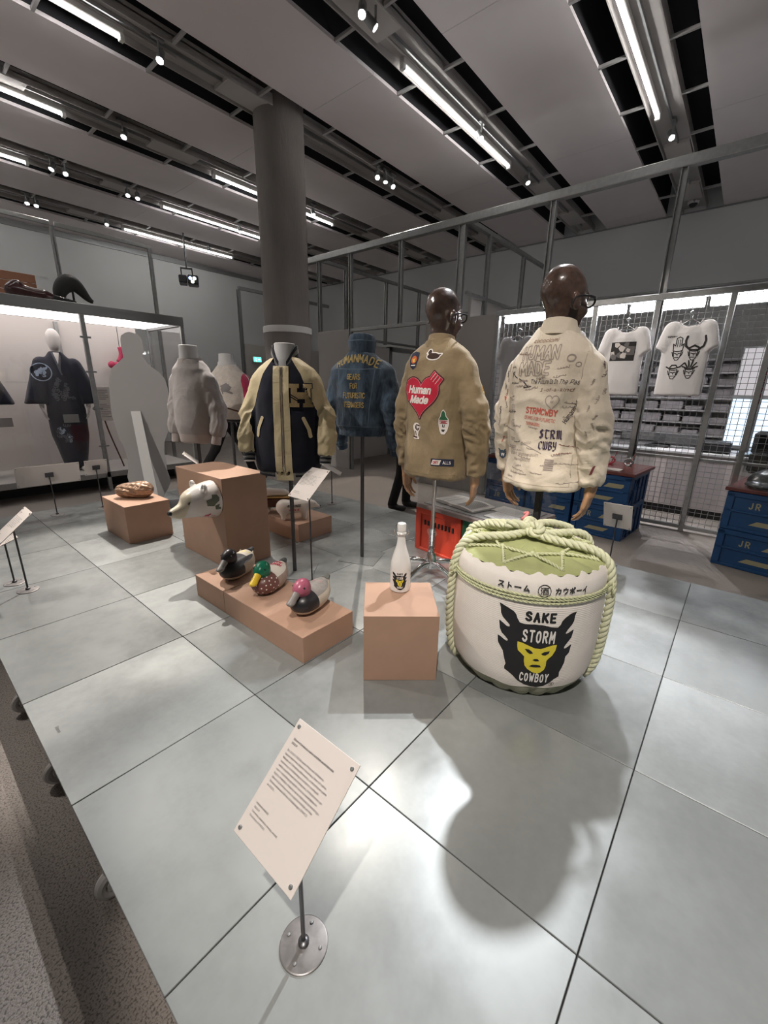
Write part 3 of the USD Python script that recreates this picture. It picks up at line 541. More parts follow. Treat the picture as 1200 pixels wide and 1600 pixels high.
def vitrine(label, loc, rot, x0, x1, y0, y1, h):
    t = thing('glass_case', label, 'display case', loc, rot); e = .004
    for n, q in (('front_pane', bx(x0, x0 + e, y0, y1, 0, h)), ('back_pane', bx(x1 - e, x1, y0, y1, 0, h)), ('side_pane', bx(x0 + e, x1 - e, y0, y0 + e, 0, h)), ('side_pane', bx(x0 + e, x1 - e, y1 - e, y1, 0, h)), ('top_pane', bx(x0, x1, y0, y1, h, h + e))): part(n, q, M['acrylic'], t, smooth=False)
    return t
vitrine('clear case standing on the dark red board at the right edge', (3.93, -.335, .6285), -11, .0, .62, -.28, .28, .26)
vitrine('clear case standing on the blue crate stacks', (4.06, 1.30, .6285), -5, .015, .62, -.72, .72, .24)
cp = thing('leather_hat', 'black leather cap with a silver star badge inside the clear case at right', 'cap', (4.16, -.32, .6285))
def cap_s(p): return smax(smin(ell(p, (0, 0, .04), (.13, .15, .10)), ell(p, (-.09, .05, .025), (.12, .12, .02)), .03), -p[:, 2] + .002, .005)
cm = nets(cap_s, (-.25, -.2, -.02), (.2, .2, .17), .011); cm.vertices += .006 * (meshkit.fbm(cm.vertices * 18, 2) - .5)[:, None] * cm.vertex_normals * 2; part('crown', relax(cm, 3), mat('black_leather', (.014, .014, .015), .22), cp, smooth=True)
part('button', lathe([(0, .145), (.012, .142), (.014, .136)][::-1], 12), M['chrome'], cp); part('badge', moved(lathe([(0, .004), (.02, .003), (.022, 0)][::-1], 5), (-.11, .02, .085), ry=-60), M['chrome'], cp)
# red and green crates with the open book
HEART = affinity.scale(Polygon([(.5 * 1.0 * (16 * math.sin(a) ** 3) / 16, .5 * (13 * math.cos(a) - 5 * math.cos(2 * a) - 2 * math.cos(3 * a) - math.cos(4 * a)) / 16) for a in np.linspace(0, 2 * math.pi, 60)]), .12, .12, origin=(0, 0))
M['pinkprint'] = mat('pale_pink_print', (.62, .22, .18), .5)
crate('red_crate', 'glossy red plastic crate with a faint printed heart beneath the open book', (2.273, 1.465, PZ), -8, M['red'], wd=.415, dp=.46, hh=.33, vent=True, art=[('printed_heart', at(HEART, -.05, .15, 0, .8)), ('printed_rays', U(*[line([(.0 - .05 + .06 * math.cos(a), .19 + .05 * math.sin(a)), (-.05 + .085 * math.cos(a), .19 + .075 * math.sin(a))], .004) for a in (.3, .75, 1.2)]))], artm=M['pinkprint'])
crate('green_crate', 'dark green plastic crate between the red crate and the rope barrel', (2.2135, 1.044, PZ), -8, M['green'], wd=.41, dp=.46, hh=.33, vent=True)
t = thing('crate_table_top', 'grey brown board laid over the red and green crates', 'board', (2.243, 1.255, PZ + .33), -8); M['greyboard'] = mat('grey_brown_board', (.26, .20, .185), .5, var=.15, vs=9.)
part('board', bx(-.02, .50, -.40, .40, 0, .03, .004), M['greyboard'], t); part('inlay', bx(.02, .46, -.36, .36, .03, .034), mat('warm_grey_felt', (.33, .31, .30), .9), t, smooth=False)
vitrine('large clear case standing over the open book on the red and green crates', (2.243, 1.255, PZ + .3645), -8, -.015, .495, -.395, .395, .27)
bk = thing('open_book', 'open book of printed pages lying in the clear case', 'book', (2.46, 1.37, PZ + .3645), -16)
part('cover', bx(-.12, .12, -.21, .21, 0, .004, .001), mat('grey_cover', (.25, .25, .26), .6), bk)
for s in (-1, 1):
    n = 12; yy = np.linspace(0, .20, n); zz = .012 + .012 * np.sin(np.linspace(.5, math.pi, n)); P = np.vstack([np.c_[yy, zz], [[.20, .004], [0, .004]]])
    m = extr(Polygon([(s * a, c) for a, c in P]).buffer(0), .23); part('page_block', basis(m, (-.115, 0, 0), (0, 1, 0), (0, 0, 1), (1, 0, 0)), M['card'], bk, label='left block of pages' if s > 0 else 'right block of pages')
    L = []
    for k in range(13):
        x = -.09 + k * .014
        for a in np.linspace(.03, .155, 6): zc = np.interp(a, yy, zz); L.append(moved(bx(-.0022, .0022, -.0115, .0115, 0, .0006), (x, s * (a + .006), zc + .0008), rx=-s * math.degrees(math.atan2(np.interp(a + .02, yy, zz) - np.interp(a - .0, yy, zz), .02)) * -1))
    if s < 0: part('printed_lines', L, M['ink_grey'], bk, smooth=False)
    else: part('printed_lines', [l for i, l in enumerate(L) if i % 2], mat('pale_ink', (.45, .42, .40), .8), bk, smooth=False)
for i, (x, y, r0) in enumerate(((2.345, 1.00, -12), (2.51, 1.03, -12))):
    t = thing('leaflet', ('front' if i == 0 else 'rear') + ' white printed sheet lying right of the open book', 'paper', (x, y, PZ + .3645), r0); part('sheet', bx(-.075, .075, -.115, .115, 0, .006, .001), M['card'], t); part('printed_lines', [bx(-.05 + k * .016, -.045 + k * .016, -.09, .07, .006, .0066) for k in range(6)], mat('pale_ink_%d' % i, (.55, .5, .48), .8), t, smooth=False)
# ---------------------------------------------------------------- board plinths
def plinth(label, cx, cy, sx, sy, h, rz=0, seam=None):
    t = thing('board_plinth', label, 'plinth', (cx, cy, PZ), rz)
    if seam is None: part('block', bx(-sx / 2, sx / 2, -sy / 2, sy / 2, 0, h, .0015), M['mdf'], t)
    else:
        part('block', bx(-sx / 2, sx / 2, -sy / 2, seam - .001, 0, h, .0015), M['mdf'], t); part('block', bx(-sx / 2, sx / 2, seam + .001, sy / 2, 0, h, .0015), M['mdf2'], t)
    return t
plinth('tall bare wood board plinth with the white bear head on its side', 1.31, 2.625, .32, .61, .605)
plinth('board cube carrying the white bottle', 1.152, .925, .30, .30, .297, 41.3)
plinth('long low board plinth carrying the three painted ducks', 1.0, 1.675, .305, .94, .127, 0, .17)
plinth('board cube carrying the big peanut, at the far left', 1.06, 3.515, .32, .47, .287)
plinth('low board plinth behind the varsity jacket pole, carrying the small white bear', 1.95, 2.65, .345, .52, .142)
# ---------------------------------------------------------------- straw wrapped barrel
M['wrap'] = weave('white_straw_cloth', (.86, .805, .745), 60., rough=.85, var=.05, vs=4., bump=.35, sheen=0, wavebump=42.)
M['wrap_plain'] = weave('white_cloth', (.87, .82, .76), 300., rough=.85, var=.05, vs=4., bump=.3, sheen=0)
M['olive'] = weave('olive_cloth', (.40, .43, .195), 500., rough=.85, var=.22, vs=9., bump=.35, sheen=.1)
M['olive2'] = weave('pale_olive_cloth', (.42, .42, .30), 500., rough=.85, var=.25, vs=9., bump=.35)
M['rope'] = mat('pale_green_rope', (.66, .67, .47), .75, var=.18, vs=30., bump=.5, bs=260., bd=.004)
M['cord'] = mat('pale_green_cord', (.60, .62, .39), .75, var=.15, vs=40., bump=.4, bs=300., bd=.003)
M['logo_black'] = mat('logo_black', (.012, .012, .014), .6); M['logo_yellow'] = mat('logo_yellow', (.74, .62, .05), .6); M['logo_white'] = mat('logo_white', (.78, .745, .70), .7)
def rope(pts, R=.018, turns=60., n=None, strand=3):
    p = np.asarray(pts, float); s = np.r_[0, np.cumsum(np.linalg.norm(np.diff(p, axis=0), axis=1))]; n = n or int(s[-1] / .006)
    u = np.linspace(0, s[-1], n); p = np.stack([np.interp(u, s, p[:, k]) for k in range(3)], 1)
    for _ in range(6): p[1:-1] = .25 * p[:-2] + .5 * p[1:-1] + .25 * p[2:]
    t = np.gradient(p, axis=0); t /= np.linalg.norm(t, axis=1, keepdims=True); a, _ = frame_of(t[0]); A = []
    for i in range(n): a = a - (a @ t[i]) * t[i]; a /= np.linalg.norm(a); A.append(a)
    A = np.array(A); B = np.cross(t, A); out = []
    for k in range(strand):
        ph = u * turns + k * 2 * math.pi / strand
        out.append(tube(p + (R * .5) * (np.cos(ph)[:, None] * A + np.sin(ph)[:, None] * B), R * .56, 8))
    return join(out)
def spline(P, n=60):
    P = np.asarray(P, float); s = np.r_[0, np.cumsum(np.linalg.norm(np.diff(P, axis=0), axis=1))]
    from scipy.interpolate import CubicSpline
    return CubicSpline(s, P)(np.linspace(0, s[-1], n))
BR = thing('rope_barrel', 'squat white straw-wrapped sake barrel tied with thick pale green rope', 'barrel', (1.51, .525, PZ), 214.5)
BP = np.array([(.0, .238), (.03, .262), (.06, .279), (.10, .290), (.2, .299), (.33, .301), (.42, .298), (.47, .293), (.51, .285), (.545, .272)])
def brad(z): return np.interp(z, BP[:, 0], BP[:, 1])
def bpt(th, z, o=0.0):
    th, z = np.broadcast_arrays(th, z); r_ = brad(z) + o + .0025 * (meshkit.fbm(np.stack([np.cos(th) * 2.2, np.sin(th) * 2.2, z * 7], -1), 3) - .5); return np.stack([r_ * np.cos(th), r_ * np.sin(th), z], -1)
nth = 220; th = np.linspace(0, 2 * math.pi, nth, endpoint=False)
rag = .535 + .011 * (meshkit.fbm(np.c_[np.cos(th) * 9, np.sin(th) * 9, th * 0], 3, 2) - .5) * 2 + .004 * np.sin(th * 31); low = .064 + .014 * (meshkit.fbm(np.c_[np.cos(th) * 3, np.sin(th) * 3, th * 0], 2, 5) - .5) * 2
def shell(z0, z1, o0, o1, k=26, puff=0):
    u = np.linspace(0, 1, k)[:, None]; z = z0 * (1 - u) + z1 * u; o = o0 + (o1 - o0) * u + puff * np.sin(u * math.pi)
    P = bpt(np.broadcast_to(th, z.shape), z, o); i, j = np.meshgrid(np.arange(k - 1), np.arange(nth), indexing='ij'); q = np.stack([i * nth + j, i * nth + (j + 1) % nth, (i + 1) * nth + (j + 1) % nth, (i + 1) * nth + j], -1).reshape(-1, 4)
    return tm((P.reshape(-1, 3), q))
part('wrap', shell(low, np.full(nth, .452), .002, .001), M['wrap'], BR, smooth=True, label='white woven straw wrap')
part('collar_cloth', [shell(np.full(nth, .446), rag, .001, .007, 18, .005), shell(rag, rag - .008, .007, -.010, 4)], M['wrap_plain'], BR, smooth=60, label='plain white cloth band with a ragged top edge')
sk = .020 * (np.abs(np.sin(th * 9 + .6 * np.sin(th * 3))) ** .6 - .6)
part('skirt', shell(np.full(nth, .0), low + .02, -.002 + sk * .8, -.003 + sk * .15, 12), M['olive2'], BR, smooth=True, label='pleated olive cloth at the foot')
# top cushion
gr, ga = np.meshgrid(np.linspace(0, 1, 26), th, indexing='ij'); rr = gr * .283; zz = .533 + .028 * np.sqrt(np.clip(1 - gr ** 2.2, 0, 1)) + .010 * (meshkit.fbm(np.stack([rr * np.cos(ga) * 9, rr * np.sin(ga) * 9, rr * 0], -1), 3, 4) - .5)
zz += -.006 * np.exp(-((ga * 4.5 / math.pi - np.round(ga * 4.5 / math.pi)) * 9) ** 2) * (gr > .25)
part('top_cushion', tm((np.stack([rr * np.cos(ga), rr * np.sin(ga), zz], -1).reshape(-1, 3), np.stack([(lambda i, j: i * nth + j)(*np.meshgrid(np.arange(25), np.arange(nth), indexing='ij')), (lambda i, j: i * nth + (j + 1) % nth)(*np.meshgrid(np.arange(25), np.arange(nth), indexing='ij')), (lambda i, j: (i + 1) * nth + (j + 1) % nth)(*np.meshgrid(np.arange(25), np.arange(nth), indexing='ij')), (lambda i, j: (i + 1) * nth + j)(*np.meshgrid(np.arange(25), np.arange(nth), indexing='ij'))], -1).reshape(-1, 4)[:, ::-1])), M['olive'], BR, smooth=True, label='folded olive cloth cushion on top')
zt = lambda x, y: .533 + .028 * math.sqrt(max(0, 1 - min(1, math.hypot(x, y) / .272) ** 2.2))
def net_line(a0, r0, a1, r1, w=.0052):
    P = []
    for u in np.linspace(0, 1, 9):
        x = (1 - u) * r0 * math.cos(a0) + u * r1 * math.cos(a1); y = (1 - u) * r0 * math.sin(a0) + u * r1 * math.sin(a1); P.append((x, y, zt(x, y) + .006))
    return rope(P, w * 1.25, 190., strand=2)
K = 8
for i in range(K):
    a = 2 * math.pi * (i + .25) / K; d = math.pi / K
    part('net_cord', net_line(a, .262, a + d, .155), M['cord'], BR, smooth=True); part('net_cord', net_line(a + d, .155, a + 2 * d, .262), M['cord'], BR, smooth=True)
    part('net_cord', net_line(a + d, .155, a + 3 * d, .165), M['cord'], BR, smooth=True)
    part('net_knot', moved(trimesh.creation.icosphere(2, .0095), ((.157) * math.cos(a + d), .157 * math.sin(a + d), zt(.157, 0) + .009)), M['cord'], BR, smooth=True)
for k, z in enumerate((.437, .4465, .456)):
    part('band_cord', rope([bpt(a, z + .003 * math.sin(2 * a + k), .008) for a in np.linspace(0, 2 * math.pi, 90)], .0052, 190., strand=2), M['cord'], BR, smooth=True)
def side_rope(th0, dth, zb=.02): return [bpt(np.array(th0 + dth * u), np.array(.50 * (1 - u) + zb * u), .021 - .006 * u) for u in np.linspace(0, 1, 14)]
def over(th0): return [(r_ * math.cos(th0), r_ * math.sin(th0), z) for r_, z in ((.12, .585), (.20, .582), (.262, .568), (.297, .535))]
kn = np.array([-.045, -.01, .592])
for th0, dth, sc_ in ((-1.42, -.05, 1), (1.06, .10, 1), (1.95, .1, 1), (-2.27, -.05, 1)):
    P = [kn + [0, 0, .0]] + over(th0) + side_rope(th0, dth); part('rope', rope(spline(P, 120), .0168, 80.), M['rope'], BR, smooth=True)
part('rope', rope(spline([kn + [.0, -.06, .01], (-.09, -.13, .60), (-.15, -.16, .585), (-.19, -.12, .575), (-.16, -.05, .585), kn + [-.02, 0, .02]], 90), .0165, 80.), M['rope'], BR, smooth=True, label='loop of rope beside the knot')
part('rope', rope(spline([kn + [.0, .02, .02], (-.10, .09, .612), (-.14, .17, .59), (-.16, .215, .57)], 60), .0165, 80.), M['rope'], BR, smooth=True)
aa = np.linspace(0, 2 * math.pi, 70); part('knot', rope(np.stack([kn[0] + .036 * (np.sin(aa) + 1.3 * np.sin(2 * aa)) * .8, kn[1] + .05 * (np.cos(aa) - 1.0 * np.cos(2 * aa)) * .8, kn[2] + .016 - .016 * np.sin(3 * aa)], 1), .0185, 75.), M['rope'], BR, smooth=True)
part('tassel', moved(tube(spline([(0, 0, 0), (.01, .012, .018), (-.004, .022, .028), (-.014, .008, .02)], 14), .007, 8), kn + [-.06, -.01, .03]), mat('pink_cord', (.62, .22, .22), .7), BR, smooth=True, label='small scrap of pink cord behind the knot')
for s, th0 in ((-1, -1.42), (1, 1.06)): part('tie_cord', rope([bpt(np.array(th0 + .085 * math.cos(a)), np.array(.445 + .03 * math.sin(a)), .030) for a in np.linspace(0, 2 * math.pi, 24)], .005, 190., strand=2), M['cord'], BR, smooth=True)
# printed face: shapes measured on the wrap
def LG(pts, sm=0):
    P = [(((x - 590) + .15 * (y - 950)) * .00031, (950 - (y - .07 * (x - 590))) * .000367) for x, y in pts]; g = Polygon(P).buffer(0)
    return g.buffer(-sm).buffer(2 * sm).buffer(-sm) if sm else g
HEADSHAPE = LG([(148, 412), (205, 432), (270, 458), (315, 480), (340, 510), (350, 545), (375, 590), (430, 602), (540, 598), (640, 606), (720, 628), (800, 636), (832, 610), (850, 575), (890, 540), (960, 505), (1035, 494), (1010, 540), (1000, 590), (975, 625), (920, 675), (890, 715), (905, 722), (950, 706), (998, 682), (985, 730), (970, 775), (925, 820), (885, 862), (875, 888), (900, 888), (945, 868), (978, 854), (962, 900), (948, 950), (900, 990), (890, 1060), (860, 1125), (832, 1175), (832, 1228), (770, 1255), (700, 1305), (640, 1340), (560, 1352), (480, 1342), (400, 1318), (330, 1275), (270, 1215), (220, 1180), (175, 1155), (180, 1115), (195, 1090), (180, 1010), (170, 940), (140, 890), (115, 850), (115, 768), (150, 782), (200, 812), (228, 820), (234, 800), (205, 768), (165, 735), (145, 690), (140, 598), (180, 620), (230, 652), (258, 655), (262, 632), (230, 600), (185, 560), (165, 520), (163, 460)], .0015)
FACE = LG([(345, 800), (400, 810), (470, 838), (530, 862), (600, 870), (670, 850), (730, 834), (790, 832), (772, 895), (735, 950), (690, 985), (665, 1010), (660, 1070), (640, 1120), (600, 1152), (560, 1168), (500, 1150), (445, 1112), (415, 1070), (410, 1010), (415, 965), (385, 935), (345, 900), (340, 850)], .002)
FEAT = U(LG([(425, 876), (470, 878), (500, 900), (515, 922), (480, 930), (450, 912)]), LG([(605, 925), (640, 905), (705, 896), (690, 925), (650, 946), (620, 940)]), LG([(505, 1000), (530, 985), (565, 985), (582, 1008), (545, 1012)]), LG([(465, 1078), (500, 1055), (550, 1054), (590, 1062), (604, 1085), (540, 1088)]))
def lw(s, h, w, x, y, wid, seed, rot=0):
    g = strokes(s, h, w, 2.3, .03, seed=seed); b = g.bounds; g = affinity.scale(g, wid / (b[2] - b[0]), 1, origin=(0, 0)); c = LG([(x - 1, y - 1), (x + 1, y - 1), (x + 1, y + 1), (x - 1, y + 1)]).centroid; return at(g, c.x, c.y, rot)
LOGO = [('printed_head', HEADSHAPE, 'logo_black', .0030), ('printed_face', FACE, 'logo_yellow', .0038), ('printed_features', FEAT, 'logo_black', .0046), ('printed_word', lw('STORM', .044, .0095, 585, 735, .115, 3), 'logo_white', .0038), ('printed_word', lw('COWBOY', .034, .0078, 525, 1222, .108, 4), 'logo_white', .0038), ('printed_word', lw('SAKE', .032, .0088, 612, 525, .108, 5), 'logo_black', .0030)]
reg = U(Point(0, 0).buffer(.010).difference(Point(0, 0).buffer(.0088)), strokes('R', .010, .0014)); c_ = LG([(744, 1321), (746, 1321), (746, 1323), (744, 1323)]).centroid; LOGO.append(('printed_mark', at(reg, c_.x, c_.y), 'ink', .0030))
def on_barrel(n, g, m, o, z0, th0=0.0):
    d = flat(g, .012); v = d.vertices; d.vertices = bpt(th0 + v[:, 0] / .30, z0 + v[:, 1], o); part(n, d, M[m], BR, smooth=True)
for n, g, m, o in LOGO: on_barrel(n, g, m, o, .222)
# katakana and kanji of the neck band, drawn stroke by stroke in unit boxes
KANA = {'su': [[(.12, .82), (.8, .82), (.62, .48), (.1, .08)], [(.5, .4), (.88, .08)]], 'to': [[(.35, .92), (.35, .05)], [(.36, .58), (.8, .38)]], 'bar': [[(.05, .48), (.95, .48)]], 'mu': [[(.5, .9), (.18, .18), (.86, .26)], [(.64, .48), (.9, .08)]],
 'ka': [[(.08, .7), (.85, .7), (.78, .2), (.66, .08), (.55, .14)], [(.45, .95), (.4, .55), (.1, .06)]], 'u': [[(.5, .98), (.5, .8)], [(.14, .5), (.14, .78), (.86, .78), (.78, .4), (.35, .04)]], 'bo': [[(.06, .68), (.8, .68)], [(.43, .92), (.43, .06), (.34, .12)], [(.25, .48), (.06, .2)], [(.6, .48), (.8, .2)], [(.78, 1.0), (.84, .86)], [(.92, 1.02), (.98, .88)]], 'i': [[(.85, .95), (.5, .55), (.12, .38)], [(.56, .6), (.56, .04)]],
 'sake': [[(.08, .9), (.2, .8)], [(.04, .62), (.16, .52)], [(.05, .05), (.2, .34)], [(.3, .9), (.98, .9)], [(.36, .06), (.36, .66), (.94, .66), (.94, .06)], [(.36, .08), (.94, .08)], [(.54, .9), (.54, .62), (.46, .42)], [(.74, .9), (.74, .44), (.86, .4)], [(.38, .26), (.92, .26)]]}
def kana(k, s, w): return U(*[LineString([(x * s - s / 2, y * s - s / 2) for x, y in l]).buffer(w / 2, quad_segs=3) for l in KANA[k]])
for i, k in enumerate(('su', 'to', 'bar', 'mu')): on_barrel('printed_character', at(kana(k, .023, .0042), -.163 + .0295 * i, .0), 'ink', .0125, .486)
for i, k in enumerate(('ka', 'u', 'bo', 'bar', 'i')): on_barrel('printed_character', at(kana(k, .021, .0038), .034 + .0255 * i, .0), 'ink', .0125, .486)
on_barrel('printed_character', at(kana('sake', .027, .0028), -.014, 0), 'ink', .0125, .484); on_barrel('printed_ring', at(Point(0, 0).buffer(.0225).difference(Point(0, 0).buffer(.0202)), -.014, 0), 'ink', .0125, .484)
# ---------------------------------------------------------------- bottle
BT = thing('sake_bottle', 'white swing-top bottle printed with the black and yellow face, on the board cube', 'bottle', (1.222, .978, PZ + .297), 219)
M['ceramic'] = mat('white_ceramic', (.80, .77, .745), .22, coat=.3)
part('body', lathe([(0, 0), (.040, 0), (.0445, .004), (.0455, .02), (.0455, .105), (.044, .125), (.040, .145), (.0325, .172), (.025, .195), (.0195, .217), (.0172, .24), (.0170, .252), (.0205, .255), (.021, .266), (.018, .270), (.017, .274)], 40), M['ceramic'], BT)
part('stopper', lathe([(.0165, .272), (.0195, .276), (.0195, .302), (.017, .308), (.009, .311), (0, .311)], 28), M['ceramic'], BT)
part('neck_ring', moved(tube([(.021 * math.cos(a), .021 * math.sin(a), .26) for a in np.linspace(0, 2 * math.pi, 24, endpoint=False)], .0022, 6, closed=True)), M['chrome'], BT)
for s in (-1, 1): part('bail_wire', tube(spline([(0, s * .02, .304), (.004, s * .027, .295), (.004, s * .031, .275), (-.003, s * .028, .258), (.002, s * .022, .262)], 20), .0014, 6), M['chrome'], BT)
for n, g, m, o in LOGO:
    d = flat(affinity.scale(g, .245, .245, origin=(0, 0)), .006); v = d.vertices; r_ = .0455 + o * .12; a = v[:, 0] / .0455; d.vertices = np.c_[r_ * np.cos(a), r_ * np.sin(a), .052 + v[:, 1]]; part(n, d, M[m], BT, smooth=True)
# ---------------------------------------------------------------- painted ducks
def duck(label, loc, rz, cols, style):
    t = thing('decoy_duck', label, 'duck figure', loc, rz, 'painted ducks on the long plinth')
    def body(p):
        d = ell(p, (0, 0, .055), (.122, .074, .062)); d = smin(d, ell(p, (.075, 0, .06), (.064, .062, .052)), .03); d = smin(d, cap(p, (-.08, 0, .072), (-.138, 0, .086), .040, .018), .03); return smax(d, -p[:, 2], .006)
    m = relax(nets(body, (-.18, -.09, -.01), (.16, .09, .14), .0055), 3); v = m.vertices
    breast, back = split(m, (v[:, 0] - .045) + .35 * np.maximum(0, .035 - v[:, 2]) * 3)[::-1]
    # breast patch is bounded below by a pale waterline
    s = breast.vertices[:, 2] - (.034 + .0 * breast.vertices[:, 0]); lo_, hi_ = split(breast, s if style != 'dots' else s + .1)
    part('breast', hi_, cols['breast'], t, smooth=True)
    if lo_ is not None: part('waterline', lo_, cols['side'], t, smooth=True)
    s = back.vertices[:, 2] - (.086 + .25 * np.maximum(0, -back.vertices[:, 0] - .06)); side, top = split(back, s)
    part('side', side, cols['side'], t, smooth=True); part('back', top, cols['back'], t, smooth=True)
    tail = tube(spline([(-.115, 0, .086), (-.142, 0, .094), (-.156, 0, .098)], 10), np.linspace(.026, .012, 10), 10); part('tail', tail, cols['tail'], t, smooth=True)
    def head(p): return smin(smin(ell(p, (.082, 0, .135), (.040, .031, .034)), cap(p, (.07, 0, .08), (.078, 0, .125), .032, .027), .02), ell(p, (.098, 0, .128), (.03, .026, .024)), .012)
    h = relax(nets(head, (.01, -.05, .07), (.15, .05, .18), .0045), 2); hs_ = lambda m_: moved(basis(m_, (0, 0, 0), (1.14, 0, 0), (0, 1.14, 0), (0, 0, 1.14)), (-.012, 0, -.012)); h = hs_(h); part('head', h, cols['head'], t, smooth=True)
    def bill(p): q = np.c_[p[:, 0], p[:, 1], p[:, 2]]; return smin(cap(q * [1, 1, 1.0], (.115, 0, .122), (.158, 0, .098), .0165, .013), ell(q, (.160, 0, .097), (.02, .017, .008)), .01)
    part('bill', hs_(relax(nets(bill, (.08, -.04, .06), (.2, .04, .16), .004), 2)), cols['bill'], t, smooth=True)
    for sgn in (-1, 1): part('eye', hs_(moved(trimesh.creation.icosphere(2, .0045), (.103, sgn * .026, .142))), M['black'], t, smooth=True)
    f = LinearNDInterpolator(top.vertices[:, :2], top.vertices[:, 2])
    def print_on(n, g, m_):
        d = flat(g, .008); w = f(d.vertices[:, :2]); ok = np.isfinite(w); d.vertices[:, 2] = np.where(ok, w, np.nanmean(w)) + .0012; part(n, d, m_, t, smooth=True)
    if style == 'flower':
        print_on('back_patch', at(sbox(-.038, -.042, .038, .042), -.055, 0), cols['patch'])
        for i in range(9): a = i * 2.4; print_on('printed_petal', at(Polygon([(.008 * math.cos(b), .006 * math.sin(b)) for b in np.linspace(0, 6.28, 8)[:-1]]), -.055 + .006 * i ** .5 * 3.4 * math.cos(a) * .5, .011 * i ** .5 * math.sin(a), i * 40), M['logo_yellow'])
    if style == 'dots':
        vv = breast.vertices; nn = trimesh.Trimesh(vv, breast.faces, process=False).vertex_normals; r_ = random.Random(2); got = []
        for k in r_.sample(range(len(vv)), len(vv)):
            if vv[k][2] > .012 and vv[k][0] > .05 and all(np.linalg.norm(vv[k] - g) > .021 for g in got) and len(got) < 44:
                if math.hypot(vv[k][1], 0) < .03 and vv[k][2] > .105: continue
                got.append(vv[k]); a, b_ = frame_of(nn[k]); part('white_spot', basis(moved(lathe([(0, .0014), (.003, .0012), (.0044, 0)][::-1], 8)), vv[k], a, b_, nn[k]), M['logo_white'], t, smooth=True)
        for i, s_ in enumerate(('HUMAN', 'MADE')): print_on('printed_word', at(strokes(s_, .019, .0042, seed=i), -.045 - .027 * i, 0, 90), cols['patch'])
    if style == 'plain':
        for s_ in (-1, 1): print_on('printed_word', at(strokes('TOY', .011, .002), -.05 + .0 * s_, s_ * .018, 90), cols['patch'])
    return t
P_ = lambda n, c, r_=.4, **k: mat(n, c, r_, **k)
duck('black headed wooden duck with yellow flowers on its back, furthest of the three', (1.02, 1.975, PZ + .1275), 207, dict(breast=P_('duck_black', (.018, .017, .018), .4), side=P_('duck_cream', (.50, .43, .33), .45, var=.2, vs=20.), back=M.setdefault('dk', P_('duck_dark', (.03, .028, .03), .4)), tail=M['dk'], head=P_('duck_head_black', (.022, .018, .022), .35), bill=P_('duck_bill_grey', (.22, .22, .21), .4), patch=P_('duck_patch', (.60, .55, .48), .5)), 'flower')
duck('green headed wooden duck with a white spotted brown breast, middle of the three', (1.045, 1.70, PZ + .1275), 205, dict(breast=P_('duck_brown', (.16, .062, .052), .4), side=P_('duck_tan', (.42, .31, .25), .45, var=.25, vs=25.), back=P_('duck_white', (.72, .66, .58), .45), tail=M['dk'], head=P_('duck_green', (.008, .16, .085), .25), bill=P_('duck_yellow', (.80, .55, .03), .4), patch=P_('duck_red', (.52, .04, .09), .5)), 'dots')
duck('pink headed wooden duck with a black breast and grey bill, nearest of the three', (1.055, 1.385, PZ + .1275), 197, dict(breast=P_('duck_black2', (.02, .019, .022), .35), side=P_('duck_cream2', (.60, .53, .43), .45, var=.15, vs=20.), back=P_('duck_grey', (.33, .31, .29), .5, var=.25, vs=60.), tail=P_('duck_tail', (.12, .125, .11), .5), head=P_('duck_pink', (.40, .105, .17), .3), bill=P_('duck_bill2', (.21, .19, .18), .4), patch=P_('duck_rose', (.50, .24, .26), .5)), 'plain')
# ---------------------------------------------------------------- white bear head on the tall plinth
def bear_face(p, k=1.0):
    d = smax(ell(p, (.0, 0, 0), (.19, .112, .118)), -p[:, 0] - .0, .004); d = smin(d, ell(p, (.12, 0, .0), (.085, .078, .08)), .04)
    d = smin(d, cap(p, (.15, 0, -.018), (.258, 0, -.045), .052, .030), .03); d = smin(d, ell(p, (.155, 0, .028), (.04, .05, .03)), .03); d = smin(d, cap(p, (.14, 0, -.05), (.235, 0, -.066), .04, .022), .02)
    for s in (-1, 1):
        e = smax(ell(p, (.095, s * .075, .092), (.016, .026, .030)), -ell(p, (.11, s * .077, .096), (.012, .016, .018)), .004); d = smin(d, e, .012); d = smax(d, -ell(p, (.176, s * .046, .010), (.014, .012, .010)), .006)
    return smax(d, -p[:, 0], .004)
bh = relax(nets(bear_face, (-.02, -.16, -.16), (.31, .16, .16), .0065), 2)
BH = thing('bear_head', 'glossy white bear head mounted on the side of the tall board plinth', 'bear head', (1.1508, 2.43, .615), 180)
M['gloss_white'] = mat('gloss_white', (.74, .70, .67), .22, coat=.5); M['greenish'] = mat('grey_green_paint', (.13, .15, .11), .4); M['pinkred'] = mat('red_paint', (.42, .05, .08), .4); M['snout'] = mat('cream_snout', (.66, .60, .46), .3, coat=.3)
sn, hd = split(bh, -(bh.vertices[:, 0] - .185 + .3 * bh.vertices[:, 2]))
part('head', hd, M['gloss_white'], BH, smooth=True); part('snout', sn, M['snout'], BH, smooth=True)
part('nose', relax(nets(lambda p: smax(ell(p, (.278, 0, -.042), (.018, .022, .018)), p[:, 2] + .02, .004), (.24, -.05, -.08), (.32, .05, 0), .004), 2), M['black'], BH, smooth=True)
for s in (-1, 1): part('eye', moved(trimesh.creation.icosphere(2, .0095), (.172, s * .046, .010)), M['black'], BH, smooth=True)
side = bh.vertices[(bh.vertex_normals[:, 1] > .2)]; fb_ = LinearNDInterpolator(side[:, [0, 2]], side[:, 1])
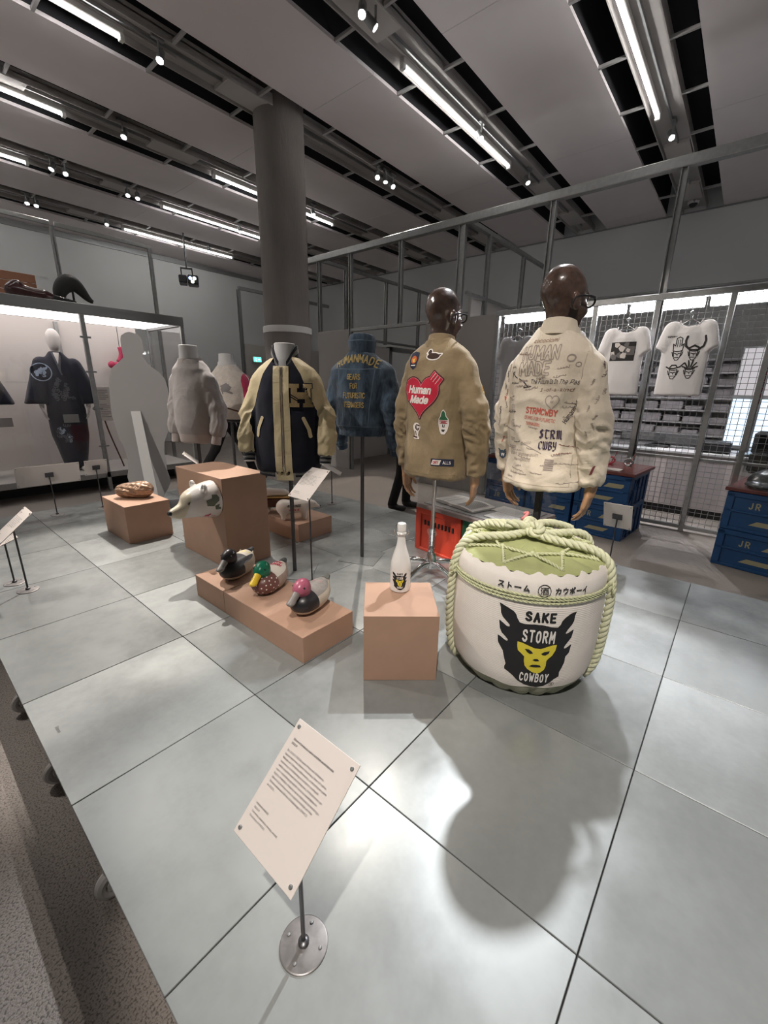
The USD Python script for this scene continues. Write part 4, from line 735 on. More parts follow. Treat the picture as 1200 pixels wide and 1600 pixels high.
def on_bear(n, g, m):
    d = flat(g, .01); y = fb_(d.vertices[:, :2]); d.vertices = np.c_[d.vertices[:, 0], np.where(np.isfinite(y), y, .09) + .0015, d.vertices[:, 1]]; d.faces = d.faces[:, ::-1]; part(n, d, m, BH, smooth=True)
on_bear('painted_patch', Polygon([(.098, .018), (.095, -.012), (.06, -.018), (.05, -.004), (.028, .012), (.025, .028), (.035, .045), (.06, .048), (.064, .026)]).buffer(.003), M['greenish'])
on_bear('painted_patch', Polygon([(.05, -.02), (.046, -.042), (.018, -.044), (.022, -.034), (.035, -.03), (.028, -.015)]).buffer(.003), M['greenish']); on_bear('painted_letter', Polygon([(.10, -.078), (.085, -.076), (.075, -.07), (.07, -.078), (.08, -.083), (.075, -.092), (.092, -.086), (.1, -.094)]).buffer(.002), M['pinkred']); on_bear('painted_letter', Polygon([(.062, -.088), (.035, -.094), (.034, -.099), (.06, -.093)]), M['pinkred'])
# peanut
def nut(p):
    q = p * [1, 1.0, 1.06]; d = smin(ell(q, (.085, 0, .078), (.095, .082, .078)), ell(q, (-.070, 0, .066), (.095, .072, .066)), .10); a = np.arctan2(p[:, 1], p[:, 2] - .07)
    return d - .0026 * np.cos(a * 11 + 4 * np.sin(p[:, 0] * 9)) - .0022 * np.cos(p[:, 0] * 130 + 2 * np.sin(a * 3)) * (np.cos(a * 11) > -.3)
t = thing('peanut_sculpture', 'big bronze brown peanut shell lying on the far left board cube', 'sculpture', (1.065, 3.535, PZ + .289), -47)
nm = nets(nut, (-.2, -.12, -.03), (.22, .12, .2), .006); nm.vertices[:, 2] = np.maximum(nm.vertices[:, 2], .0); nm.vertices *= [.84, .84, .88]; part('shell', relax(nm, 2), mat('bronze_shell', (.36, .23, .15), .34, metal=.45, var=.25, vs=28., rvar=.1), t, smooth=True)
# small bears and the cart on the low plinth
def bearfig(p):
    d = cap(p, (-.085, 0, .10), (.06, 0, .105), .056, .05); d = smin(d, ell(p, (-.10, 0, .098), (.05, .052, .055)), .03)
    for x, s, w in ((-.105, 1, .026), (-.10, -1, .026), (.055, 1, .024), (.065, -1, .024)): d = smin(d, cap(p, (x, s * .03, .09), (x + .004, s * .034, .018), w, .019), .018)
    d = smin(d, cap(p, (.07, 0, .115), (.125, 0, .118), .038, .028), .025); d = smin(d, ell(p, (.135, 0, .118), (.032, .026, .027)), .012); d = smin(d, cap(p, (.15, 0, .112), (.182, 0, .098), .017, .011), .012)
    for s in (-1, 1): d = smin(d, ell(p, (.125, s * .022, .142), (.007, .009, .010)), .005)
    return smax(d, .002 - p[:, 2], .004)
bf = relax(nets(bearfig, (-.18, -.08, -.01), (.22, .08, .18), .0055), 2); M['cream_bear'] = mat('cream_bear', (.72, .66, .60), .35, coat=.2)
t = thing('polar_bear_figure', 'small cream walking bear figure with black lettering on its flank', 'bear figure', (1.872, 2.535, PZ + .142), -38)
part('body', bf, M['cream_bear'], t, smooth=True); part('nose', moved(trimesh.creation.icosphere(2, .0075), (.19, 0, .099)), M['black'], t, smooth=True)
for s in (-1, 1): part('eye', moved(trimesh.creation.icosphere(1, .004), (.15, s * .02, .126)), M['black'], t, smooth=True)
sd = bf.vertices[bf.vertex_normals[:, 1] < -.2]; fs_ = LinearNDInterpolator(sd[:, [0, 2]], sd[:, 1])
for i, (w_, z_) in enumerate((('HUMAN MADE', .118), ('NOT BLUE', .085))):
    d = flat(affinity.scale(strokes(w_, .017, .0034), .9, 1), .01); y = fs_(d.vertices[:, :2] + [-.012, z_]); d.vertices = np.c_[d.vertices[:, 0] - .012, np.where(np.isfinite(y), y, -.05) - .0012, d.vertices[:, 1] + z_]; part('printed_words', d, M['ink'] if i == 0 else M['pinkred'], t, smooth=True)
t = thing('toy_cart', 'dark brown toy cart with a gold rim, half hidden behind the tall plinth', 'toy', (1.90, 2.80, PZ + .142), -42)
M['cart'] = mat('cart_brown', (.085, .028, .018), .45, var=.3, vs=20.); M['goldish'] = mat('cart_gold', (.62, .42, .16), .35, metal=.4)
part('body', bx(-.13, .10, -.045, .045, .05, .125, .008), M['cart'], t); part('rim', bx(-.135, .135, -.05, .05, .125, .138, .004), M['goldish'], t)
for x in (-.09, .06):
    for s in (-1, 1): part('wheel', moved(lathe([(0, -.008), (.022, -.008), (.024, 0), (.022, .008), (0, .008)], 18), (x, s * .053, .0245), rx=90), M['cream_bear'] if x < 0 else M['cart'], t)
    part('axle', rod((x, -.05, .0245), (x, .05, .0245), .006, 8), M['cart'], t); part('strut', bx(x - .008, x + .008, -.03, .03, .02, .06), M['cart'], t, smooth=False)
t = thing('reclining_bear', 'second small white bear lying flat on top of the toy cart', 'bear figure', (1.90, 2.80, PZ + .142 + .1385), -42)
def lying(p): return smax(smin(smin(cap(p, (-.09, 0, .03), (.05, 0, .026), .036, .028), cap(p, (.05, 0, .024), (.11, 0, .014), .022, .010), .02), cap(p, (-.12, 0, .02), (-.07, 0, .03), .022, .03), .02), .0015 - p[:, 2], .003)
part('body', relax(nets(lying, (-.16, -.06, -.01), (.14, .06, .08), .005), 2), M['cream_bear'], t, smooth=True)
# ---------------------------------------------------------------- label stands
def label_stand(label, x, y, zc, lines=None, rz=0, w=.175, h=.222, tilt=41, base=.052, two=False, group=None, back=False):
    t = thing('label_stand', label, 'label stand', (x, y, PZ), rz, group); z = zc - PZ
    ct, st_ = math.cos(math.radians(tilt)), math.sin(math.radians(tilt)); ex, ey = np.array([0, -1.0, 0]), np.array([ct, 0, st_]); nz = np.cross(ex, ey)
    O = np.array([0, 0, z])
    part('base', lathe([(0, 0), (base, 0), (base, .003), (base - .003, .005), (.012, .006), (0, .006)], 40), M['baseplate'], t)
    for a in (.4, 1.9, 3.5, 5.2): part('screw', moved(lathe([(0, .0022), (.003, .002), (.0042, 0)][::-1], 12), (base * .72 * math.cos(a), base * .72 * math.sin(a), .0055)), M['steel'], t)
    part('socket', lathe([(.012, .005), (.0115, .014), (.007, .017), (0, .017)], 20), M['pole'], t); part('pole', rod((0, 0, .01), (0, 0, z - .012), .0048, 10), M['pole'], t)
    part('bracket', basis(bx(-.03, .03, -.02, .02, -.014, -.003), O, ex, ey, nz), M['pole'], t, smooth=False)
    part('plate', basis(bx(-w / 2, w / 2, -h / 2, h / 2, -.003, .0, .0008), O, ex, ey, nz), M['card'], t, smooth=False)
    for sx in (-1, 1):
        for sy in (-1, 1): part('stud', basis(lathe([(0, .004), (.0028, .004), (.0038, .0025), (.0038, -.006), (0, -.006)][::-1], 14), O + ex * sx * (w / 2 - .011) + ey * sy * (h / 2 - .013), ex, ey, nz), M['steel_dark'], t)
    for (s, px, py, hh, wid, bold) in (lines or []):
        g = text(s, hh, bold, center=False); b = g.bounds
        if wid: g = affinity.scale(g, wid / (b[2] - b[0]), 1, origin=(b[0], 0))
        g = affinity.translate(g, px - g.bounds[0], py); part('printed_line', basis(flat(g), O + nz * .0006, ex, ey, nz), M['ink'], t, smooth=False)
    return t
body = ['In 2019, NIGO and Pharrell Williams', 'launched the Storm Cowboy line of sake.', 'Made at Oimatsu Brewery, a boutique sake', 'brewery combining a modern outlook', 'with traditional techniques, it features an', 'eye-catching graphic and is available in', 'light, middle, heavy and natural pressings.', 'Storm Cowboy won a gold medal at the', 'International Wine Challenge (IWC)', 'in 2020.']
wid = [.108, .122, .128, .112, .128, .120, .134, .120, .112, .022]
LN = [('Storm Cowboy sake bottles and barrels', -.073, .073, .0040, .118, True), ('2019', -.073, .0655, .0040, .017, True)] + [(s, -.073, .051 - .0076 * i, .0039, w_, False) for i, (s, w_) in enumerate(zip(body, wid))] + [(s, -.073, -.052 - .0072 * i, .0036, w_, False) for i, (s, w_) in enumerate((('HUMAN MADE', .038), ('2019', .016), ('Ceramic, bamboo, hemp, wood', .078), ('Courtesy of NIGO', .046)))]
label_stand('nearest caption plate on a thin pole with a round steel base, in the foreground', .232, .457, .563, LN)
def filler(seed, n=9, head=True):
    r_ = random.Random(seed); W2 = ['jacket', 'wool', 'leather', 'cotton', 'made in', 'varsity', 'design', 'collection', 'Japan', 'archive', 'and', 'the', 'for', 'with', 'from']
    L = [('Jacket', -.07, .076, .0042, .03, True), ('2010', -.07, .068, .0042, .016, True)]
    for i in range(n): L.append((' '.join(r_.choice(W2) for _ in range(5)), -.07, .05 - .0085 * i, .0036, r_.uniform(.10, .132) if i < n - 1 else .05, False))
    return L + [('Courtesy of NIGO', -.07, -.07, .0036, .045, False), ('Cotton and wool', -.07, -.08, .0036, .06, False)]
label_stand('white caption plate on a thin pole in front of the cream and navy jacket', 1.364, 1.752, .785, filler(3))
label_stand('caption plate at the left picture edge, front one of two poles side by side', .231, 2.92, .545, filler(5))
label_stand('rear one of two caption poles side by side at the left edge', .20, 3.09, .42, filler(6), tilt=20, w=.12, h=.12)
label_stand('plain back of a caption plate in front of the mesh cage and blue crates', 2.98, .474, .50, None, 180, tilt=60)
label_stand('caption plate half hidden behind the striped cuff of the varsity jacket', 2.726, 3.033, .52, None, 130, tilt=30)
label_stand('wide white caption board on one pole in front of the left glass case', .751, 4.556, .52, None, -90, w=.46, h=.185, tilt=76)
label_stand('small white caption board on one pole beside the wide one, before the glass case', 1.105, 4.524, .545, None, -90, w=.185, h=.15, tilt=72)
label_stand('caption plate tucked under the hem of the grey sweatshirt', 1.62, 3.62, .66, None, 150, tilt=40)
# ---------------------------------------------------------------- garments: one smooth implicit body, cut into torso, sleeves, bands
class Coat:
    """local frame: faces +x, left side +y, origin on the platform under the neck"""
    def __init__(c, prof, sl, seed, k=.018, wr=1.0, h=.0092, drape=1.0, rag=False, zcap=None):
        # prof rows: z, half width, half depth, x offset;  sl: side -> list of (x, y, z, r)
        P = np.array(prof); c.P = P; c.sl = sl; c.zb, c.zt = P[0, 0], P[-1, 0]
        def tors(p):
            a, b, o = (np.interp(p[:, 2], P[:, 0], P[:, i]) for i in (1, 2, 3)); n = 2.35
            q = (np.abs(p[:, 1] / a) ** n + np.abs((p[:, 0] - o) / b) ** n) ** (1 / n)
            return smax((q - 1) * np.minimum(a, b) * .92, np.maximum(p[:, 2] - c.zt, c.zb - p[:, 2]), .008)
        def sleeve(p, L):
            d = None
            for q, r_ in zip(L[:-1], L[1:]):
                e = cap(p, q[:3], r_[:3], q[3], r_[3]); d = e if d is None else smin(d, e, .02)
            a, b = np.array(L[-2][:3]), np.array(L[-1][:3]); n = (b - a) / np.linalg.norm(b - a); return smax(d, (p - b) @ n, .006)
        c.tors, c.sleeve = tors, sleeve
        def f(p):
            d = tors(p)
            kk = np.interp(p[:, 2], [c.zt - .42, c.zt - .17], [.004, k * 1.6])
            for L in sl.values(): d = smin(d, sleeve(p, L), kk)
            return d
        xs = np.array([q[:3] for L in sl.values() for q in L]); lo = np.minimum(xs.min(0) - .13, [-.28, -.3, c.zb - .03]); hi = np.maximum(xs.max(0) + .13, [.28, .3, c.zt + .03]); lo[2] = min(lo[2], c.zb - .03); hi[2] = c.zt + .03
        m = relax(nets(f, lo, hi, h), 3); v = m.vertices; nn = m.vertex_normals
        # folds: upright drape on the body, rings of folds round the elbows and cuffs
        w = np.full(len(v), 0.); rs = np.random.RandomState(seed); sh_ = rs.rand(3) * 50
        fb = meshkit.fbm(v * [9, 9, 2.4] + sh_, 3) - .5; fb2 = meshkit.fbm((v + .0) * [5, 5, 7] + sh_ + 9, 3) - .5; ridge = (1 - np.abs(2 * meshkit.fbm((v @ np.array([[1, .4, .2], [-.3, 1, .9], [.1, -.8, 1]])) * [6, 6, 4] + sh_, 2) - 1)) ** 3
        dt = tors(v); body = drape * (.040 * fb + .014 * fb2 + .014 * (ridge - .3)); wt = np.ones(len(v)); w = body
        for L in sl.values():
            ds = sleeve(v, L); q = np.array([r_[:3] for r_ in L]); seg = np.r_[0, np.cumsum(np.linalg.norm(np.diff(q, axis=0), axis=1))]; S = np.zeros(len(v)); D = np.full(len(v), 9.)
            for i in range(len(q) - 1):
                d = q[i + 1] - q[i]; t = np.clip((v - q[i]) @ d / (d @ d), 0, 1); dd = np.linalg.norm(v - q[i] - t[:, None] * d, axis=1); up = dd < D; S[up] = (seg[i] + t * (seg[i + 1] - seg[i]))[up]; D = np.minimum(D, dd)
            u = S / seg[-1]; tw = meshkit.fbm(v * 7 + sh_ + 20, 2) - .5
            ax = np.stack([np.interp(S, seg, q[:, i]) for i in range(3)], 1); an = np.arctan2(v[:, 0] - ax[:, 0], v[:, 1] - ax[:, 1])
            fold = (1 - np.abs(2 * meshkit.fbm(np.stack([S * 17 + 1.3 * np.sin(an + 6 * S) + tw, np.cos(an) * 1.1, np.sin(an) * 1.1], 1) + sh_ * 3, 2) - 1)) ** 2.2 * (.35 + .8 * np.exp(-((u - .52) / .2) ** 2) + .5 * np.exp(-((u - .92) / .16) ** 2))
            arm = .024 * (fold - .25) + .016 * (meshkit.fbm(v * [8, 8, 4] + sh_ + 33, 3) - .5); bl = np.clip((dt - ds) / .03 + .5, 0, 1); w = w * (1 - bl) + arm * bl
        v = v + nn * (w * wr)[:, None]; m.vertices = v; relax(m, 1)
        c.m = m; v = m.vertices; c.parts = {}
        rest = m
        for nm, L in sl.items():
            ds, dt = sleeve(rest.vertices, L), tors(rest.vertices); s = np.where(np.sign(rest.vertices[:, 1]) == np.sign(L[0][1]), dt - ds, -1) ; s = np.minimum(s - .004, np.abs(rest.vertices[:, 1]) - .10)
            rest, c.parts[nm] = split(rest, s)
        c.parts['body'] = rest
    def cut(c, src, dst, s):
        """moves the side of part src where s(v) > 0 to a new part dst"""
        m = c.parts[src]; c.parts[src], c.parts[dst] = split(m, s(m.vertices))
    def field(c, nm, axis, sign):
        m = c.parts[nm]; n = m.vertex_normals[:, axis] * sign; v = m.vertices[n > .12]; o = [i for i in range(3) if i != axis]
        return LinearNDInterpolator(v[:, o], v[:, axis])
def print_field(t, F, axis, sign, n, g, m, off=.0018, e=.014, flip=1, tilt=None):
    """lays a flat shape (x right as the viewer sees it, y up) on a cloth field; flip maps the viewer's right onto the local axis"""
    d = flat(g, e); a = d.vertices[:, 0] * flip; z = d.vertices[:, 1]; w = F(np.c_[a, z]); ok = np.isfinite(w)
    if not ok.any(): return
    w = np.where(ok, w, np.nanmean(w)) + sign * off; V = np.zeros((len(a), 3)); o = [i for i in range(3) if i != axis]; V[:, o[0]], V[:, o[1]], V[:, axis] = a, z, w
    d.vertices = V; N = np.zeros(3); N[axis] = sign; c_ = np.cross(V[d.faces[:, 1]] - V[d.faces[:, 0]], V[d.faces[:, 2]] - V[d.faces[:, 0]]) @ N; d.faces[c_ < 0] = d.faces[c_ < 0][:, ::-1]
    part(n, d, m, t, smooth=True)
def ring(prof, rx, ry, a0=0, a1=2 * math.pi, n=48, cx=0, cy=0, fz=None):
    """a closed cross-section prof (dr, z) carried round an ellipse"""
    full = abs(a1 - a0 - 2 * math.pi) < 1e-6; th_ = np.linspace(a0, a1, n, endpoint=not full); k = len(prof); pr_ = np.array(prof)
    V = np.stack([np.stack([cx + (rx + pr_[:, 0]) * math.cos(t), cy + (ry + pr_[:, 0]) * math.sin(t), pr_[:, 1] + (fz(t) if fz else 0)], 1) for t in th_]).reshape(-1, 3)
    i, j = np.meshgrid(np.arange(n if full else n - 1), np.arange(k), indexing='ij'); i2 = (i + 1) % n
    q = np.stack([i * k + j, i * k + (j + 1) % k, i2 * k + (j + 1) % k, i2 * k + j], -1).reshape(-1, 4); m = tm((V, q))
    if not full:
        f = [[0, j, j + 1] for j in range(1, k - 1)] + [[(n - 1) * k, (n - 1) * k + j + 1, (n - 1) * k + j] for j in range(1, k - 1)]; m = trimesh.Trimesh(m.vertices, np.vstack([m.faces, f]), process=False)
    trimesh.repair.fix_normals(m); return m
SEAM = 0.0012
def seam_line(t, F, axis, sign, pts, m, w=.0035, flip=1): print_field(t, F, axis, sign, 'seam', LineString(pts).buffer(w / 2, quad_segs=2), m, .0008, .02, flip)
# ---------------------------------------------------------------- brown mannequins
M['head'] = mat('lacquered_brown', (.105, .064, .050), .26, var=.55, vs=16., coat=.7, bump=.15, bs=22., bd=.02, ramp=(.35, .65)); M['skin'] = mat('wood_tone_hand', (.50, .285, .155), .32, var=.2, vs=12., coat=.3)
def head_sdf(p):
    d = smin(ell(p, (-.012, 0, .085), (.098, .078, .098)), ell(p, (.03, 0, .03), (.068, .062, .085)), .04)
    d = smin(d, ell(p, (.058, 0, -.045), (.034, .036, .032)), .035)                    # chin
    d = smin(d, cap(p, (.086, 0, .045), (.112, 0, .008), .011, .015), .014)              # nose
    d = smin(d, cap(p, (.082, -.04, .058), (.082, .04, .058), .013, .013), .02)          # brow
    d = smin(d, cap(p, (.088, -.018, -.022), (.088, .018, -.022), .008, .008), .012)       # lips
    for s in (-1, 1):
        d = smin(d, ell(p, (.082, s * .031, .042), (.012, .014, .009)), .008); d = smin(d, ell(p, (.06, s * .045, .0), (.03, .02, .022)), .025)
        e = smax(ell(p, (-.005, s * .083, .028), (.022, .012, .036)), -ell(p, (.0, s * .096, .028), (.012, .010, .022)), .004); d = smin(d, e, .01)
    return smin(d, cap(p, (-.018, 0, -.20), (-.015, 0, .0), .060, .054), .03)
hm = relax(nets(head_sdf, (-.14, -.13, -.22), (.16, .13, .2), .0072), 2); hv = hm.vertices
hm.vertices = hv + hm.vertex_normals * (.0018 * np.abs(np.sin(hv[:, 2] * 40 + 3 * np.sin(hv[:, 1] * 22))) * (hv[:, 2] > .06))[:, None]
def hand_mesh(side, bend=0.35):
    """hand hanging down from the wrist at the origin: palm, four fingers, thumb; +x is forward; the palm faces the body"""
    s = side; B = []
    palm = [((0, 0, .03), (0, 0, -.02), .027, .025), ((-.022, 0, -.03), (-.028, s * -.004, -.085), .013, .012), ((.0, 0, -.03), (.0, s * -.004, -.09), .014, .012), ((.022, 0, -.03), (.026, s * -.004, -.085), .014, .012)]
    fing = [(.031, -.085, .085, .0088), (.011, -.092, .095, .0092), (-.010, -.09, .088, .0088), (-.029, -.082, .068, .0078)]
    th = [((.022, 0, -.02), (.045, s * -.016, -.05), .014, .012), ((.045, s * -.016, -.05), (.054, s * -.026, -.078), .011, .0095), ((.054, s * -.026, -.078), (.055, s * -.036, -.10), .0095, .008)]
    def f(p):
        d = None
        for a, b, ra, rb in palm: e = cap(p, a, b, ra, rb); d = e if d is None else smin(d, e, .014)
        for x, z, L, r_ in fing:
            q = np.array([x, s * -.004, z]); an = bend * .6
            dd = None
            for k, fr_ in enumerate((.45, .32, .23)):
                n = q + L * fr_ * np.array([.25 * x * 2, -s * math.sin(an), -math.cos(an)]); e = cap(p, q, n, r_, r_ * .9); dd = e if dd is None else smin(dd, e, .003); q = n; an += bend; r_ *= .92
            d = smin(d, dd, .0035)
        dd = None
        for a, b, ra, rb in th: e = cap(p, a, b, ra, rb); dd = e if dd is None else smin(dd, e, .004)
        return smin(d, dd, .007)
    return relax(nets(f, (-.07, -.11, -.23), (.1, .11, .06), .0042), 1)
hands = {s: hand_mesh(s) for s in (-1, 1)}
def glasses(label, loc, rz):
    g = thing('eyeglasses', label, 'glasses', loc, rz); A = np.linspace(0, 2 * math.pi, 22, endpoint=False)
    for s in (-1, 1):
        part('rim', tube([(.112, s * .034 + .026 * math.cos(a) * (1.05), .042 + .021 * math.sin(a)) for a in A], .0042, 8, closed=True), M['black'], g)
        part('lens', basis(flat(Polygon([(.0255 * math.cos(a), .0205 * math.sin(a)) for a in A])), (.112, s * .034, .042), (0, 1, 0), (0, 0, 1)), M['glass'], g, smooth=False)
        part('temple', tube(spline([(.110, s * .062, .050), (.09, s * .083, .050), (.0, s * .089, .047), (-.02, s * .090, .038), (-.03, s * .088, .015)], 20), .0038, 8), M['black'], g)
    part('bridge', tube([(.112, -.010, .048), (.117, 0, .052), (.112, .010, .048)], .0035, 8), M['black'], g); return g
def mannequin(label, x, y, rz, zh, wrists, dirs, stand, headturn=0):
    """brown head on its neck, two hands with forearms; zh is the height of the ear line"""
    t = thing('mannequin', label, 'mannequin', (x, y, PZ), rz); h = moved(hm, (0, 0, zh), rz=headturn); part('head', h, M['head'], t, smooth=True)
    part('torso', moved(lathe([(0, 0), (.07, 0), (.08, .1), (.09, .3), (.08, .42), (.05, .47), (0, .47)], 24), (-.01, 0, zh - .66)), M['head'], t, smooth=True)
    for s in (1, -1):
        w, d = np.array(wrists[s]), np.array(dirs[s], float); d /= np.linalg.norm(d); m = hands[s].copy(); z = -d; xx = np.array([1.0, 0, 0]); xx -= (xx @ z) * z; xx /= np.linalg.norm(xx); yy = np.cross(z, xx)
        m.vertices = w + m.vertices @ np.stack([xx, yy, z]); part('hand', m, M['skin'], t, smooth=True)
        part('forearm', tube([w - d * .16, w - d * .08, w - d * .0 + d * .005], [.036, .031, .0255], 16), M['skin'], t, smooth=True)
    if stand == 'castor':
        part('pole', rod((0, 0, .08), (0, 0, zh - .6), .0125, 16), M['chrome'], t); part('spring', tube([(.0165 * math.cos(a), .0165 * math.sin(a), .17 + a * .00135) for a in np.linspace(0, 2 * math.pi * 18, 320)], .0035, 6), M['chrome'], t); part('hub', lathe([(0, .065), (.034, .065), (.034, .10), (.028, .15), (.02, .17), (0, .17)], 24), M['chrome'], t)
        for k in range(5):
            a = 2 * math.pi * k / 5 + .5; c_, s_ = math.cos(a), math.sin(a)
            part('leg', tube(spline([(.02 * c_, .02 * s_, .095), (.10 * c_, .10 * s_, .10), (.18 * c_, .18 * s_, .082), (.235 * c_, .235 * s_, .062)], 12), [.017] * 6 + [.0145] * 6, 12), M['chrome'], t)
            part('castor', [moved(lathe([(0, -.014), (.02, -.014), (.024, -.008), (.024, .008), (.02, .014), (0, .014)], 18), (.235 * c_, .235 * s_, .0245), rx=90, rz=math.degrees(a) + 20), rod((.235 * c_, .235 * s_, .03), (.235 * c_, .235 * s_, .075), .007, 8)], M['black'], t)
    else:
        part('pole', bx(-.014, .014, -.014, .014, .01, zh - .6, .002), M['black'], t); part('base_plate', bx(-.075, .075, -.075, .075, 0, .008, .002), M['black'], t)
    return t
def bust(label, x, y, rz, zn, pole_r=.0125, rn=.058, zb=.9, m=None, tilt=0):
    t = thing('bust_form', label, 'mannequin', (x, y, PZ), rz); part('neck', moved(lathe([(0, -.15), (.072, -.15), (.064, -.07), (rn, -.02), (rn, -.004), (rn - .004, 0), (0, .001)], 32), (0, 0, zn)), m or M['bustgrey'], t, smooth=30)
    part('torso', moved(lathe([(0, 0), (.06, 0), (.07, .1), (.075, zn - zb - .3), (.07, zn - zb - .15), (0, zn - zb - .12)], 24), (0, 0, zb)), m or M['bustgrey'], t, smooth=True)
    part('pole', rod((0, 0, .006), (0, 0, zb + .05), pole_r, 14), M['pole'], t); part('base_plate', bx(-.13, .13, -.13, .13, 0, .004, .001), M['tile1'], t, smooth=False); return t
M['bustgrey'] = weave('bust_linen', (.50, .50, .50), 700., var=.06, bump=.3, sheen=0)
# ---------------------------------------------------------------- khaki work jacket
M['khaki'] = weave('khaki_cotton', (.31, .235, .137), 900., rough=.85, var=.16, vs=9., bump=.3, dark=(.24, .18, .105), fold=5.); M['khaki_seam'] = mat('khaki_thread', (.25, .185, .10), .9)
KP = (1.955, 1.295); KR = 6
def coat_profile(zb, zt, w, d, flare=.0): # generic shirt-jacket
    H = zt - zb; return [(zb, w + flare, d + flare * .5, 0), (zb + .25 * H, w, d, 0), (zb + .55 * H, w * .99, d, -.005), (zb + .74 * H, w * 1.02, d * 1.0, -.01), (zb + .84 * H, w * 1.0, d * .90, -.012), (zb + .90 * H, w * .86, d * .78, -.012), (zb + .955 * H, .102, d * .62, -.012), (zt, .066, .064, -.010)]
prof = coat_profile(.665, 1.415, .178, .130, .010)
sl = {'sleeve': [(-.012, .142, 1.245, .077), (-.02, .198, 1.06, .065), (.015, .222, .86, .058), (.03, .225, .70, .052)], 'sleeve_r': [(-.012, -.145, 1.245, .077), (-.02, -.222, 1.06, .068), (.02, -.236, .85, .062), (.03, -.238, .69, .056)]}
KC = Coat(prof, sl, 3, wr=1.0)
KT = thing('khaki_jacket', 'khaki cotton jacket seen from behind, with a red heart patch on its back', 'jacket', (*KP, PZ), KR)
part('body', KC.parts['body'], M['khaki'], KT, smooth=True); part('sleeve', KC.parts['sleeve'], M['khaki'], KT, smooth=True); part('sleeve', KC.parts['sleeve_r'], M['khaki'], KT, smooth=True)
def fold_collar(t, m, zt, rx=.064, ry=.066, rise=.036, drop=.028, fl=.024, cx=-.010):
    part('collar', ring([(0.002, zt - .02), (-.006, zt + rise), (-.002, zt + rise + .006), (.004, zt + rise + .003), (fl * .55, zt + .002), (fl, zt - drop), (fl + .005, zt - drop + .002), (fl * .55 + .008, zt + .008)], rx, ry, .55, 2 * math.pi - .55, 44, cx=cx, fz=lambda a: -.018 * (1 + math.cos(a)) * .5), m, t, smooth=40)
fold_collar(KT, M['khaki'], 1.40)
FB = KC.field('body', 0, -1); PF = lambda n, g, m, off=.0018, e=.014: print_field(KT, FB, 0, -1, n, g, m, off, e, flip=-1)
for pts in ([(-.158, 1.36), (-.15, 1.2), (-.157, .70)], [(-.19, .695), (0, .690), (.19, .695)]): seam_line(KT, FB, 0, -1, pts, M['khaki_seam'], flip=-1)
M['patch_red'] = weave('patch_red_felt', (.56, .018, .05), 900., var=.06, bump=.3); M['patch_white'] = mat('patch_white', (.78, .72, .68), .85); M['patch_dark'] = mat('patch_dark_red', (.075, .012, .018), .85); M['patch_navy'] = mat('patch_navy', (.02, .025, .055), .85); M['patch_pink'] = mat('patch_pink', (.66, .22, .25), .85)
hx, hz = -.048, 1.125
heart = affinity.scale(HEART, 1.85, 1.95, origin=(0, 0)); b = heart.bounds; hand_ = U(*[at(sbox(-.010, 0, .010, .034), .036 + .0215 * i, .0 - .012 * i) for i in range(3)]); hand_ = at(affinity.rotate(U(sbox(.026, -.034, .088, .012), *[sbox(.026 + .0165 * i, .0, .026 + .0165 * i + .0125, .036) for i in range(4)]), -38, origin=(.05, 0)), .030, .075)
full = U(heart, hand_); PF('patch_edge', at(full.buffer(.0085), hx, hz), M['patch_dark'], .0016); PF('heart_patch', at(full.buffer(.0028), hx, hz), M['patch_pink'], .0026); PF('heart_patch', at(full, hx, hz), M['patch_red'], .0034)
PF('finger_line', at(affinity.rotate(U(*[sbox(.0368 + .0165 * i, -.008, .0392 + .0165 * i, .036) for i in range(3)]), -38, origin=(.05, 0)), hx + .030, hz + .075), M['patch_white'], .0042)
for s_, dy, w_ in (('Human', .026, .150), ('Made', -.026, .120)):
    g = text(s_, .036, True, shear=14); b = g.bounds; g = affinity.scale(g, w_ / (b[2] - b[0]), 1.05, origin=(0, 0)).buffer(.0016); PF('patch_lettering', at(g, hx - .008, hz + dy, -2), M['patch_white'], .0044, .01)
sh0 = Polygon([(-.026, .036), (0, .042), (.026, .036), (.028, 0), (.018, -.034), (0, -.044), (-.018, -.034), (-.028, 0)])
sx, sz = -.110, 1.305
PF('shield_patch', at(sh0.buffer(.004), sx, sz), M['patch_navy'], .0018); PF('shield_disc', at(Point(0, .003).buffer(.021), sx, sz), mat('patch_orange', (.62, .13, .04), .8), .0028); PF('shield_mark', at(Polygon([(-.014, .012), (-.004, .004), (.012, .014), (.006, -.002), (.012, -.008), (0, -.012), (-.008, -.006)]), sx, sz), mat('patch_yellow', (.75, .5, .08), .8), .0036); PF('shield_band', at(sbox(-.018, -.030, .018, -.024), sx, sz), M['patch_white'], .0028)
dk = U(affinity.scale(Point(0, 0).buffer(.5), .072, .030), at(Point(0, 0).buffer(.0115), -.024, .021), Polygon([(-.03, 0), (-.030, .02), (-.014, .02), (-.008, .006)]), Polygon([(.02, .008), (.046, .010), (.03, -.006)]), Polygon([(-.034, .022), (-.042, .017), (-.03, .014)]))
PF('duck_patch', at(dk.buffer(.0065), .016, 1.322), M['patch_white'], .0018); PF('duck_shape', at(dk, .016, 1.322), mat('patch_duck', (.045, .022, .016), .85), .0026)
ch = Polygon([(0, .062), (.008, .05), (.012, .03), (.022, .016), (.025, -.010), (.018, -.045), (.008, -.062), (-.008, -.062), (-.018, -.045), (-.025, -.010), (-.022, .016), (-.012, .03), (-.008, .05)])
cx_, cz_ = .092, .985
